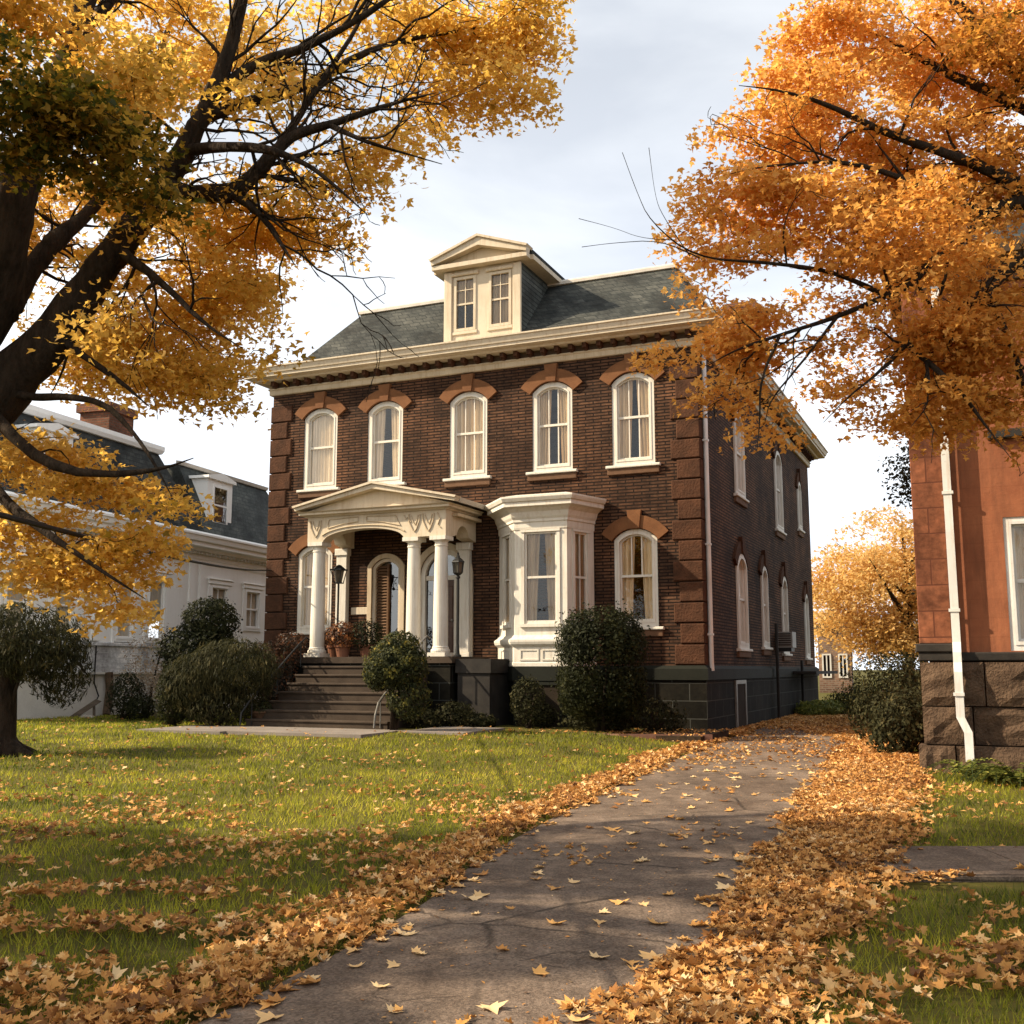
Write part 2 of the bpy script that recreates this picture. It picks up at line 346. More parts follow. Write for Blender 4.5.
def npmesh(name, V, T, m, parent=None, tone=None, smooth=False):
    """mesh of triangles from arrays"""
    me = bpy.data.meshes.new(name); V = np.ascontiguousarray(V, np.float32); T = np.ascontiguousarray(T, np.int32)
    k = T.shape[1]
    me.vertices.add(len(V)); me.vertices.foreach_set('co', V.ravel())
    me.loops.add(T.size); me.loops.foreach_set('vertex_index', T.ravel())
    me.polygons.add(len(T)); me.polygons.foreach_set('loop_start', np.arange(0, T.size, k, dtype=np.int32))
    me.update(calc_edges=True)
    if tone is not None:
        at_ = me.attributes.new('tone', 'FLOAT', 'POINT'); at_.data.foreach_set('value', np.ascontiguousarray(tone, np.float32))
    if smooth: me.polygons.foreach_set('use_smooth', np.ones(len(T), bool))
    me.materials.append(m); o = bpy.data.objects.new(name, me); COL.objects.link(o)
    if parent: o.parent = parent
    return o

def thing(name, label, cat, loc=(0, 0, 0), rz=0, group=None):
    o = bpy.data.objects.new(name, None); COL.objects.link(o); o.location = loc; o.rotation_euler = (0, 0, rz)
    o.empty_display_size = .2
    return tag(o, label, cat, group)
def tag(o, label=None, cat=None, group=None, kind=None):
    if label: o['label'] = label
    if cat: o['category'] = cat
    if group: o['group'] = group
    if kind: o['kind'] = kind
    return o

MAPLE = np.array([(0, -.35, 0), (-.30, -.38, .02), (-.62, .02, .10), (-.24, .10, 0), (0, .70, -.10), (.24, .10, 0), (.62, .02, .10), (.30, -.38, .02)])
MAPLE_T = np.array([(0, 2, 1), (0, 3, 2), (0, 4, 3), (0, 5, 4), (0, 6, 5), (0, 7, 6)])
BIGMAPLE = np.array([(0, -.34, 0), (-.12, -.40, .02), (-.36, -.42, .07), (-.30, -.24, .02), (-.66, .06, .12), (-.40, .12, .03), (-.42, .34, .08), (-.20, .24, 0), (0, .72, -.08),
                     (.20, .24, 0), (.42, .34, .08), (.40, .12, .03), (.66, .06, .12), (.30, -.24, .02), (.36, -.42, .07), (.12, -.40, .02)])
BIGMAPLE_T = np.array([(0, i + 1, i) for i in range(1, 15)])
OVAL = np.array([(0, -.5, 0), (-.27, 0, .05), (0, .5, 0), (.27, 0, .05)]); OVAL_T = np.array([(0, 2, 1), (0, 3, 2)])
BLADE = np.array([(-.5, 0, 0), (.5, 0, 0), (0, 1, 0)])

def leaves(P, N, Fw, S, tone, tpl=MAPLE, tri=MAPLE_T):
    """one leaf per row: point, normal, forward, size, tone -> V, T, tone"""
    N = N / (np.linalg.norm(N, axis=1, keepdims=True) + 1e-9)
    Fw = Fw - N * (Fw * N).sum(1, keepdims=True); Fw /= np.linalg.norm(Fw, axis=1, keepdims=True) + 1e-9
    Rt = np.cross(Fw, N)
    S = np.broadcast_to(S, (len(P),))[:, None, None]
    V = P[:, None, :] + S * (tpl[None, :, 0:1] * Rt[:, None] + tpl[None, :, 1:2] * Fw[:, None] + tpl[None, :, 2:3] * N[:, None])
    n, k = len(P), len(tpl)
    T = (tri[None] + (np.arange(n) * k)[:, None, None]).reshape(-1, 3)
    return V.reshape(-1, 3), T, np.repeat(tone, k)

# ------------------------------------------------------------------ ground
def sst(x): x = np.clip(x, 0, 1); return x * x * (3 - 2 * x)
DY = [0, 4, 5.6, 6.8, 7.9, 9.5, 12, 16.2, 19.7, 24, 28, 36, 50]
XL = [-2.7, -1.87, -1.24, -.84, -.54, -.27, .45, 1.75, 2.9, 4.5, 6.0, 9.3, 15]
XR = [-.4, .65, 1.2, 1.7, 2.15, 2.86, 3.95, 5.65, 6.75, 8.3, 9.8, 13, 19]
def xl(y): return np.interp(y, DY, XL)
def xr(y): return np.interp(y, DY, XR)
HC = np.array([4.6, 26.25]); HA = -.41191
HUX = np.array([math.cos(HA), math.sin(HA)]); HUY = np.array([-math.sin(HA), math.cos(HA)])
def hw(lx, ly): return HC + HUX * lx + HUY * ly
def hl(x, y): dx, dy = x - HC[0], y - HC[1]; return dx * HUX[0] + dy * HUX[1], dx * HUY[0] + dy * HUY[1]
def gh(x, y):
    x = np.asarray(x, float); y = np.asarray(y, float)
    b = .22 * sst((y - 15) / 10) * sst((xl(y) - .2 - x) / 3.0) * sst((x + 22) / 8)
    return b + .025 * np.sin(x * .9 + 1) * np.sin(y * .7) * sst((np.abs(x - (xl(y) + xr(y)) / 2) - 1.6) / 2) * sst((60 - np.abs(y)) / 20)
xs = np.concatenate([[-900, -300, -100, -50], np.arange(-30, 30.1, .5), [50, 100, 300, 900]])
ys = np.concatenate([[-900, -300, -100, -40, -15], np.arange(-5, 60.1, .5), [80, 130, 300, 1500]])
X, Y = np.meshgrid(xs, ys); Z = gh(X, Y)
nx, ny = len(xs), len(ys)
idx = np.arange(nx * ny).reshape(ny, nx)
Q = np.stack([idx[:-1, :-1], idx[:-1, 1:], idx[1:, 1:], idx[1:, :-1]], -1).reshape(-1, 4)
tag(npmesh('ground', np.stack([X.ravel(), Y.ravel(), Z.ravel()], 1), Q, M['ground'], smooth=True), kind='structure')
# driveway strip
yy = np.concatenate([np.arange(-6, 50, .4)]); V = []; Fq = []
for i, y in enumerate(yy):
    a, b = float(xl(max(y, 0)) + min(y, 0) * .2) + .0, float(xr(max(y, 0)) + min(y, 0) * .2)
    for j in range(9): V.append((a + (b - a) * j / 8, y, .022 + .018 * math.sin(math.pi * j / 8)))
    if i:
        for j in range(8): Fq.append(((i - 1) * 9 + j, (i - 1) * 9 + j + 1, i * 9 + j + 1, i * 9 + j))
tag(npmesh('driveway', np.array(V), np.array(Fq), M['asphalt'], smooth=True), kind='structure')
# sidewalk branching right
sw = MB()
for k in range(7):
    x0, x1 = 2.62 + k * 1.5, 2.62 + (k + 1) * 1.5 - .015
    sw.add([(x0, 8.55 - .06 * k, -.05), (x1, 8.5 - .06 * k, -.05), (x1, 9.95, -.05), (x0, 9.95, -.05), (x0, 8.55 - .06 * k, .045), (x1, 8.5 - .06 * k, .045), (x1, 9.95, .045), (x0, 9.95, .045)],
           [(0, 3, 2, 1), (4, 5, 6, 7), (0, 1, 5, 4), (1, 2, 6, 5), (2, 3, 7, 6), (3, 0, 4, 7)])
tag(sw.build('sidewalk', M['asphalt']), kind='structure')

HOUSE = thing('brick_house', 'large dark brick Victorian house with grey slate roof, columned porch and white bay window', 'house', (HC[0], HC[1], 0), HA)
wk = MB()
wk.box(-11.3, -9.0, -6.6, -4.5, .0, .262); wk.box(-8.98, -5.6, -6.4, -4.5, .0, .264); wk.box(-5.58, -4.0, -4.9, -2.75, 0, .26)
o = wk.build('walkway', M['concrete'], None, (HC[0], HC[1], 0), HA); tag(o, kind='structure')
bd = MB().box(-5.0, .55, -2.72, -.02, 0, .17)
tag(bd.build('garden_bed', M['soil'], None, (HC[0], HC[1], 0), HA), kind='structure')
ed = MB().sweep([(-4.9, -2.5), (-4.0, -2.85), (-1.2, -2.95), (.7, -2.3)], [(-.03, 0), (-.03, .20), (.03, .205), (.03, 0)])
tag(ed.build('garden_edging', M['edging'], None, (HC[0], HC[1], 0), HA), 'low curved edging of reddish brick between lawn and house planting', 'edging')

# ------------------------------------------------------------------ walls and windows
def arch(a, h, rise, t=0, zb=0, n=12):
    at_, p = a - t, [(-(a - t), zb)]
    if rise > 0:
        Rr = (a * a + rise * rise) / (2 * rise); cz = h - Rr; Rt = Rr - t; an = math.asin(min(1, at_ / Rt))
        for i in range(n + 1):
            q = -an + 2 * an * i / n; p.append((Rt * math.sin(q), cz + Rt * math.cos(q)))
    else:
        for i in range(n + 1): p.append((-at_ + 2 * at_ * i / n, h - t))
    return p + [(at_, zb)]

def ring(mb, outer, inner, y0, y1):
    n = len(outer)
    vs = [(x, y0, z) for x, z in outer] + [(x, y0, z) for x, z in inner] + [(x, y1, z) for x, z in inner] + [(x, y1, z) for x, z in outer]
    fs = []
    for i in range(n):
        j = (i + 1) % n
        fs += [(i, j, n + j, n + i), (n + i, n + j, 2 * n + j, 2 * n + i), (j, i, 3 * n + i, 3 * n + j), (2 * n + i, 2 * n + j, 3 * n + j, 3 * n + i)]
    mb.add(vs, fs)

def wall(mb, T, u0, u1, z0, z1, ops, depth=.24):
    """one storey with openings (uc, w, zsill, h, rise); T(u, z, d)"""
    def q(a, b, c, d): mb.add([T(*a), T(*b), T(*c), T(*d)], [(0, 1, 2, 3)])
    u = u0
    for uc, w, zs, h, rise in sorted(ops):
        a = w / 2
        q((u, z0, 0), (uc - a, z0, 0), (uc - a, z1, 0), (u, z1, 0))
        if zs > z0: q((uc - a, z0, 0), (uc + a, z0, 0), (uc + a, zs, 0), (uc - a, zs, 0))
        p = arch(a, h, rise)
        for i in range(1, len(p) - 2):
            (xa, za), (xb, zb) = p[i], p[i + 1]
            q((uc + xa, zs + za, 0), (uc + xb, zs + zb, 0), (uc + xb, z1, 0), (uc + xa, z1, 0))
        for i in range(len(p)):
            (xa, za), (xb, zb) = p[i], p[(i + 1) % len(p)]
            q((uc + xa, zs + za, 0), (uc + xa, zs + za, depth), (uc + xb, zs + zb, depth), (uc + xb, zs + zb, 0))
        u = uc + a
    q((u, z0, 0), (u1, z0, 0), (u1, z1, 0), (u, z1, 0))

def curtain_mb(w, z0, z1, y, gap=0, folds=9, seed=0, swag=False):
    mb = MB(); rnd = random.Random(seed)
    halves = [(-w / 2, w / 2)] if gap <= 0 else [(-w / 2, -gap / 2), (gap / 2, w / 2)]
    for a, b in halves:
        n = 40; ph = rnd.random() * 6; vs = []
        for i in range(n + 1):
            x = a + (b - a) * i / n
            yy_ = y + .035 * math.sin(folds * 2 * math.pi * i / n * (b - a) / w + ph) + .012 * math.sin(23 * i / n + ph)
            xx = x
            if gap > 0: # pulled back towards the bottom
                k = .10 * (1 if a > 0 else -1); 
                vs.append((x + k * (1 - (x - a) / (b - a) if a > 0 else (x - a) / (b - a)), yy_, z0)); vs.append((x, yy_, z1))
            else: vs += [(x, yy_, z0), (x, yy_, z1)]
        mb.add(vs, [(2 * i, 2 * i + 2, 2 * i + 3, 2 * i + 1) for i in range(n)])
    return mb

WSEED = [0]
def window(parent, loc, rz, w, h, rise=0, fm='white', bars=(2, 2), curt='curtain', gap=0, casing=.115, sill=None, hood=None, name='window', y0=.05, glass='glass', cz=(.06, None)):
    WSEED[0] += 1; a = w / 2; mb = MB()
    ring(mb, arch(a - .001, h - .001, rise), arch(a, h, rise, casing, casing + .02), y0 - .03, y0 + .16)
    ring(mb, arch(a, h, rise, casing - .03, casing - .01), arch(a, h, rise, casing + .015, casing + .045), y0 - .045, y0 + .02)
    ring(mb, arch(a, h, rise, casing - .002, casing + .018), arch(a, h, rise, casing + .055, casing + .09), y0 + .035, y0 + .11)
    ia = a - casing - .05; zm = h * .52
    mb.box(-ia, ia, y0 + .03, y0 + .10, zm - .03, zm + .03)
    p = arch(a, h, rise, casing + .05)
    def top(x):
        for (xa, za), (xb, zb) in zip(p[1:], p[2:-1]):
            if xa <= x <= xb: return za + (zb - za) * (x - xa) / (xb - xa + 1e-9)
        return h - casing - .05
    for k in range(bars[0]):
        x = -ia + 2 * ia * (k + 1) / (bars[0] + 1); mb.box(x - .014, x + .014, y0 + .045, y0 + .088, zm + .03, top(x) + .005)
    for k in range(bars[1]):
        x = -ia + 2 * ia * (k + 1) / (bars[1] + 1); mb.box(x - .014, x + .014, y0 + .049, y0 + .092, casing + .07, zm - .03)
    o = mb.build(name, M[fm], parent, loc, rz)
    g = arch(a, h, rise, casing + .02, casing + .03)
    MB().add([(x, y0 + .07, z) for x, z in g], [tuple(range(len(g)))]).build('pane', M[glass], o)
    if curt: curtain_mb(w - .1, cz[0], cz[1] or h - .05, y0 + .15, gap, 6 + (WSEED[0] * 5) % 7, WSEED[0]).build('curtain', M[curt], o)
    if sill:
        s = MB(); s.cbox(-a - .15, a + .15, -.12, .10, -.075, -.002, .015); s.build('sill_cap', M[fm], o)
        MB().cbox(-a - .12, a + .12, -.07, .08, -.24, -.077, .015).build('sill', M[sill], o)
    if hood:
        Rr = (a * a + rise * rise) / (2 * rise); c = h - Rr; an = math.asin(a / Rr) * 1.08
        for sg in (-1, 1):
            m2 = MB(); n = 8; th0, th1 = .065, an; vs = []
            for i in range(n + 1):
                q = sg * (th0 + (th1 - th0) * i / n)
                for r_ in (Rr + .02, Rr + .345):
                    for y in (-.075, .02): vs.append((r_ * math.sin(q), y, c + r_ * math.cos(q)))
            fs = [(0, 1, 3, 2), (4 * n, 4 * n + 2, 4 * n + 3, 4 * n + 1)]
            for i in range(n):
                b = 4 * i; fs += [(b, b + 2, b + 6, b + 4), (b + 1, b + 5, b + 7, b + 3), (b + 2, b + 3, b + 7, b + 6), (b, b + 4, b + 5, b + 1)]
            m2.add(vs, fs).build('arch_stone', M[hood], o)
        MB().prism([(-.125, h + .0), (.125, h + .0), (.185, h + .47), (-.185, h + .47)], lambda x, z, y: (x, y, z), -.115, .02).build('keystone', M[hood], o)
    return o

HWD, HDP, HTOP = 12.72, 18.1, 9.66
up = [(-11.04, 1.12, 6.69, 2.36, .26), (-8.90, 1.12, 6.69, 2.36, .26), (-6.31, 1.12, 6.69, 2.37, .26), (-3.87, 1.12, 6.69, 2.38, .26), (-1.67, 1.12, 6.69, 2.40, .26)]
dn = [(-11.12, 1.14, 2.62, 2.47, .26), (-8.78, .90, 1.86, 2.75, .25), (-7.02, 1.42, 1.84, 2.95, .70), (-1.66, 1.12, 2.62, 2.44, .26)]
fw = MB(); TF = lambda u, z, d: (u, d, z)
wall(fw, TF, -HWD, 0, 1.66, 5.8, dn); wall(fw, TF, -HWD, 0, 5.8, HTOP, up); fw.build('front_wall', M['brick'], HOUSE)
sup = [(4.72, 1.30, 6.45, 2.45, .35), (11.05, 1.36, 6.2, 2.75, .35), (15.5, .8, 6.75, 1.85, .3)]
sdn = [(4.55, 1.35, 2.15, 2.65, .35), (7.9, 1.0, 2.25, 2.5, .3), (11.45, 1.1, 2.1, 2.6, .35), (16.2, .9, 2.0, 2.4, .3)]
TS = lambda u, z, d: (-d, u, z)
sw_ = MB(); wall(sw_, TS, 0, HDP, 1.66, 5.6, sdn); wall(sw_, TS, 0, HDP, 5.6, HTOP, sup); sw_.build('side_wall', M['brick'], HOUSE)
MB().add([(-HWD, 0, 1.6), (-HWD, HDP, 1.6), (-HWD, HDP, HTOP), (-HWD, 0, HTOP)], [(0, 3, 2, 1)]).build('side_wall', M['brick'], HOUSE)
MB().add([(-HWD, HDP, 0), (0, HDP, 0), (0, HDP, HTOP), (-HWD, HDP, HTOP)], [(0, 1, 2, 3)]).build('back_wall', M['brick'], HOUSE)
for uc, w, zs, h, r_ in up:
    k = up.index((uc, w, zs, h, r_))
    window(HOUSE, (uc, 0, zs), 0, w, h, r_, 'white', ((2, 2) if k > 1 else (0, 0)), 'curtain_white' if k < 2 else 'curtain', (0, .16, .0, .18, .10)[k], .115, 'sill', 'arch_stone')
for k in (0, 3):
    uc, w, zs, h, r_ = dn[k]
    window(HOUSE, (uc, 0, zs), 0, w, h, r_, 'white', (2, 0) if k else (1, 1), 'curtain', (.12 if k else .2), .115, 'sill', 'arch_stone')
for uc, w, zs, h, r_ in sup + sdn:
    window(HOUSE, (0, uc, zs), math.pi / 2, w, h, r_, 'white', (0, 0), 'curtain', .1, .12, 'sill', 'brown_stone', y0=-.02)
# foundation and water table
fo = MB(); perim = [(-HWD, 0), (0, 0), (0, HDP), (-HWD, HDP)]
fo.sweep(perim, [(.07, -.3), (.07, 1.33)], True); fo.build('foundation', M['found'], HOUSE)
MB().sweep(perim, [(.07, 1.33), (.12, 1.335), (.12, 1.60), (.03, 1.68), (-.02, 1.68)], True).build('water_table', M['wt'], HOUSE)
# quoins: blocks of alternating length up each front corner
def quoins(cx, sgn, name='quoin_strip'):
    mb = MB(); z = 1.70; k = 0
    while z < 9.2:
        hgt = min(.505, 9.66 - z); ln = .70 if k % 2 == 0 else .55; ls = .34 if k % 2 == 0 else .5
        x0, x1 = (cx - ln, cx + .045) if sgn > 0 else (cx - .045, cx + ln)
        mb.cbox(x0, x1, -.055, .03, z, z + hgt - .03, .022)
        if sgn > 0: mb.box(cx + .005, cx + .044, .03, ls, z, z + hgt - .03)
        else: mb.box(cx - .044, cx - .005, .03, ls, z, z + hgt - .03)
        z += hgt; k += 1
    return mb.build(name, M['brown_stone'], HOUSE)
quoins(0, 1); quoins(-HWD, -1)
# entablature: frieze, bracketed band, cornice
MB().sweep(perim, [(-.02, 9.58), (.07, 9.58), (.09, 9.60), (.09, 9.72), (.12, 9.74), (.12, 9.78), (-.02, 9.78)], True).build('frieze', M['cream_dirty'], HOUSE)
MB().sweep(perim, [(.03, 9.78), (.06, 9.98)], True).build('bracket_band', M['dark_trim'], HOUSE)  # dark brown band behind the brackets
b0_ = MB(); b0_.box(-.055, .055, -.30, -.035, 0, .14); b0_.box(-.04, .04, -.2, -.035, -.045, -.001)
b0_ = b0_.build('bracket', M['brown_stone'], HOUSE, (-HWD + .15, 0, 9.815))
def repeat(o, loc, rz=0):
    c = o.copy(); COL.objects.link(c); c.location = loc; c.rotation_euler = (0, 0, rz); c.parent = o.parent; return c
for k in range(1, 33): repeat(b0_, (-HWD + .15 + k * (HWD - .3) / 32, 0, 9.815))
for k in range(44): repeat(b0_, (0, .25 + k * (HDP - .5) / 43, 9.815), math.pi / 2)
MB().sweep(perim, [(-.02, 9.95), (.38, 9.95), (.42, 9.99), (.62, 10.02), (.62, 10.10), (.66, 10.11), (.70, 10.24), (.74, 10.26), (.74, 10.30), (.45, 10.33), (-1.3, 10.36)], True).build('cornice', M['cream'], HOUSE)
# slate roof with a flat deck
x0, x1, y0, y1 = -HWD + .72, .25, -.12, HDP + .3; a0, a1, b0, b1 = -10.98, -1.05, 2.05, HDP - 2
rf = MB().add([(x0, y0, 10.33), (x1, y0, 10.33), (x1, y1, 10.33), (x0, y1, 10.33), (a0, b0, 12.5), (a1, b0, 12.5), (a1, b1, 12.5), (a0, b1, 12.5)],
              [(0, 1, 5, 4), (1, 2, 6, 5), (2, 3, 7, 6), (3, 0, 4, 7), (4, 5, 6, 7)])
ROOF = rf.build('roof', M['slate'], HOUSE)
MB().sweep([(a0, b0), (a1, b0), (a1, b1), (a0, b1)], [(-.1, 12.52), (-.1, 12.62), (.04, 12.62), (.10, 12.56), (.10, 12.48), (.0, 12.46)], True).build('ridge_trim', M['ridge'], ROOF)
for cx, cy, w, d, zt in ((-.9, 10.4, 1.1, .9, 14.0),):
    c = MB(); c.box(cx - w / 2, cx + w / 2, cy - d / 2, cy + d / 2, 9.9, zt - .35)
    c.box(cx - w / 2 - .08, cx + w / 2 + .08, cy - d / 2 - .08, cy + d / 2 + .08, zt - .349, zt - .12); c.box(cx - w / 2 - .02, cx + w / 2 + .02, cy - d / 2 - .02, cy + d / 2 + .02, zt - .12, zt)
    c.build('chimney', M['chimney'], ROOF)
c = MB(); c.box(-12.45, -11.95, 9.0, 9.5, 10, 12.6); c.box(-12.52, -11.88, 8.93, 9.57, 12.6, 12.75); c.build('chimney', M['chimney'], ROOF)

# dormer
D0, D1 = -7.02, -4.76; DC = (D0 + D1) / 2
dm = MB(); TD = lambda u, z, d: (u, -.02 + d, z)
dwin = [(DC - .53, .66, 10.78, 1.55, 0), (DC + .53, .66, 10.78, 1.55, 0)]
wall(dm, TD, D0, D1, 10.25, 12.545, dwin, .12)
DORM = dm.build('dormer', M['cream'], HOUSE)
sd = MB()
for x in (D0 + .0, D1 - .0): sd.add([(x, -.02, 10.25), (x, 3.0, 10.25), (x, 3.0, 12.545), (x, -.02, 12.545)], [(0, 1, 2, 3)])
sd.build('side_wall', M['siding_grey'], DORM)
tr = MB()
for x in (D0 - .03, D1 - .21): tr.cbox(x, x + .24, -.08, -.02, 10.3, 12.5, .015)
for uc, w, zs, h, r_ in dwin:
    tr.cbox(uc - .42, uc + .42, -.10, -.02, 12.36, 12.46, .02); tr.cbox(uc - .38, uc + .38, -.06, -.02, zs - .10, zs - .005, .015)
tr.cbox(D0 - .02, D1 + .02, -.09, -.02, 10.3, 10.5, .015)
tr.build('trim_board', M['cream'], DORM)
for uc, w, zs, h, r_ in dwin:
    a = w / 2; mb = MB(); ring(mb, arch(a, h, 0), arch(a, h, 0, .07, .08), -.03, .08)
    mb.box(-a + .06, a - .06, 0, .06, h * .5 - .025, h * .5 + .025); mb.box(-.013, .013, .01, .05, h * .5 + .02, h - .06); mb.box(-.013, .013, .012, .052, .07, h * .5 - .025)
    for s_ in (-1, 1): mb.box(min(s_ * .013, s_ * (a - .07)), max(s_ * .013, s_ * (a - .07)), .011, .049, h * .76 - .011, h * .76 + .011)
    mb.build('window_frame', M['cream'], DORM, (uc, -.02, zs))
    MB().add([(-a + .05, .03, .05), (a - .05, .03, .05), (a - .05, .03, h - .05), (-a + .05, .03, h - .05)], [(0, 1, 2, 3)]).build('pane', M['glass'], DORM, (uc, -.02, zs))
    curtain_mb(w, h * .5 if uc < DC else .1, h, .11, 0, 7, 5).build('blind', M['curtain'], DORM, (uc, -.02, zs))
e0, e1, ez, ap = D0 - .30, D1 + .30, 12.54, 13.26
MB().prism([(e0, ez), (e1, ez), (e1, ez + .12), (e0, ez + .12)], lambda u, z, d: (u, d, z), -.32, -.02).build('pediment_cornice', M['cream'], DORM)
MB().prism([(e0 + .12, ez + .121), (e1 - .12, ez + .121), (DC, ap - .05)], lambda u, z, d: (u, d, z), -.10, 2.9).build('tympanum', M['cream_dirty'], DORM)
rk = MB()
for s_, e in ((-1, e0), (1, e1)):
    rk.prism([(e - s_ * .0, ez + .125), (e + s_ * .02, ez + .24), (DC, ap + .03), (DC, ap - .20)], lambda u, z, d: (u, d, z), -.36, -.12)
    rk.prism([(e + s_ * .02, ez + .245), (e + s_ * .06, ez + .30), (DC, ap + .10), (DC, ap + .032)], lambda u, z, d: (u, d, z), -.42, .0)
rk.build('raking_cornice', M['cream'], DORM)
dr_ = MB()
for s_, e in ((-1, e0), (1, e1)):
    dr_.prism([(e, ez + .13), (e + s_ * .05, ez + .27), (DC, ap + .08), (DC, ap - .05)], lambda u, z, d: (u, d, z), .002, 3.3)
dr_.build('dormer_roof', M['slate'], DORM)
eb = MB()
for s_, e in ((-1, e0), (1, e1)):
    xa, xb = sorted((e + s_ * .08, e - s_ * .40)); eb.box(xa, xb, -.018, 3.0, ez + .0, ez + .13)
eb.build('eave_board', M['cream'], DORM)

# bay window
bp_ = [(-5.38, 0), (-4.5, -1.02), (-3.1, -1.02), (-2.76, 0)]
bay = MB(); panes = []
BAYP = []
for k in range(3):
    A_, B_ = np.array(bp_[k]), np.array(bp_[k + 1]); ln = np.linalg.norm(B_ - A_); d = (B_ - A_) / ln; nin = np.array([-d[1], d[0]])
    w = (.52, .86, .50)[k]; hgt = 2.26
    def TB(u, z, dd, A_=A_, d=d, nin=nin): q = A_ + d * u + nin * dd; return (q[0], q[1], z)
    wall(bay, TB, 0, ln, 2.3, 5.32, [(ln / 2, w, 2.72, hgt, 0)], .1); BAYP.append((A_ + d * ln / 2, math.atan2(d[1], d[0]), w, hgt))
BAY = bay.build('bay_window', M['white'], HOUSE)
for k, (c_, rz_, w, hgt) in enumerate(BAYP):
    a = w / 2; mb = MB(); ring(mb, arch(a, hgt, 0), arch(a, hgt, 0, .05, .06), .01, .09)
    mb.box(-a + .04, a - .04, .015, .07, hgt * .5 - .028, hgt * .5 + .028)
    if k == 2: mb.box(-.012, .012, .02, .06, .05, hgt - .05)
    mb.box(-a - .10, a + .10, -.05, .005, hgt, hgt + .06); mb.box(-a - .09, -a - .005, -.028, .005, -.02, hgt - .002); mb.box(a + .005, a + .09, -.028, .005, -.02, hgt - .002); mb.box(-a - .12, a + .12, -.07, .005, -.10, -.022)
    mb.build('window_frame', M['white'], BAY, (c_[0], c_[1], 2.72), rz_)
    MB().add([(-a + .03, .05, .03), (a - .03, .05, .03), (a - .03, .05, hgt - .03), (-a + .03, .05, hgt - .03)], [(0, 1, 2, 3)]).build('pane', M['glass'], BAY, (c_[0], c_[1], 2.72), rz_)
    curtain_mb(w, .0, hgt, (.12, .13, .12)[k], .1 if k == 1 else 0, 6, k + 3).build('curtain', M['curtain'], BAY, (c_[0], c_[1], 2.72), rz_)
MB().sweep(bp_, [(-.05, 1.66), (.05, 1.66), (.05, 1.74), (.035, 1.76), (.035, 2.12), (.05, 2.14), (.12, 2.20), (.14, 2.26), (.14, 2.31), (.06, 2.36), (.02, 2.42), (-.05, 2.42)]).build('apron', M['white'], BAY)
for k in range(3):
    c_, rz_, w, hgt = BAYP[k]
    for s_ in (-1, 1):
        xx = sorted((s_ * .04, s_ * (w / 2 + .12))); ap_m = MB(); ring(ap_m, [(xx[0], 0), (xx[0], .28), (xx[1], .28), (xx[1], 0)], [(xx[0] + .04, .04), (xx[0] + .04, .24), (xx[1] - .04, .24), (xx[1] - .04, .04)], -.055, -.03)
        ap_m.build('apron_panel', M['white'], BAY, (c_[0], c_[1], 1.80), rz_)
MB().sweep(bp_, [(-.05, 5.05), (.02, 5.05), (.03, 5.10), (.03, 5.22), (.06, 5.24), (.06, 5.30), (.10, 5.36), (.14, 5.48), (.24, 5.56), (.34, 5.60), (.34, 5.70), (.38, 5.72), (.42, 5.80), (.42, 5.84), (-.05, 5.95)]).build('cornice', M['white'], BAY)
MB().sweep(bp_, [(-.05, -.2), (.03, -.2), (.03, 1.30), (.08, 1.31), (.08, 1.66), (-.05, 1.66)]).build('bay_foundation', M['wt'], BAY)
bw_ = MB(); bw_.box(-4.42, -3.25, -1.10, -1.052, .15, 1.22); bw_.build('basement_dark_panel', M['interior'], BAY)  # near-black slab; the recess's shade is put into its colour
bf = MB(); ring(bf, [(-4.48, .1), (-4.48, 1.28), (-3.2, 1.28), (-3.2, .1)], [(-4.40, .16), (-4.40, 1.21), (-3.27, 1.21), (-3.27, .16)], -1.14, -1.05); bf.build('basement_frame', M['wt'], BAY)

# portico
PORT = None
en = MB(); py_ = -1.78
def strip(mb, fn, xs_, zb, zt, d0, d1):
    n = len(xs_); vs = []
    for i in range(n):
        vs += [fn(xs_[i], zb[i], d0), fn(xs_[i], zt, d0), fn(xs_[i], zb[i], d1), fn(xs_[i], zt, d1)]
    fs = [(0, 1, 3, 2), (4 * n - 4, 4 * n - 2, 4 * n - 1, 4 * n - 3)]
    for i in range(n - 1):
        b = 4 * i; fs += [(b, b + 4, b + 5, b + 1), (b + 2, b + 3, b + 7, b + 6), (b, b + 2, b + 6, b + 4), (b + 1, b + 5, b + 7, b + 3)]
    mb.add(vs, fs)
def archz(x, c, a, zs, rise): t = (x - c) / a; return zs + (rise * math.sqrt(max(0, 1 - t * t)) if abs(t) < 1 else 0)
xs_ = sorted(set([-10.18, -6.06] + list(np.linspace(-9.68, -7.28, 25)) + [-9.69, -7.27]))
strip(en, lambda u, z, d: (u, d, z), xs_, [archz(x, -8.48, 1.21, 4.92, .30) for x in xs_], 5.58, py_, py_ + .36)
ys_ = [-1.415] + list(np.linspace(-1.15, -.45, 13)) + [-.02]
for xx in (-10.18, -6.42): strip(en, lambda u, z, d, xx=xx: (xx + d, u, z), ys_, [archz(y, -.8, .36, 4.92, .34) for y in ys_], 5.58, 0, .36)
PORT = en.build('portico', M['cream'], HOUSE)
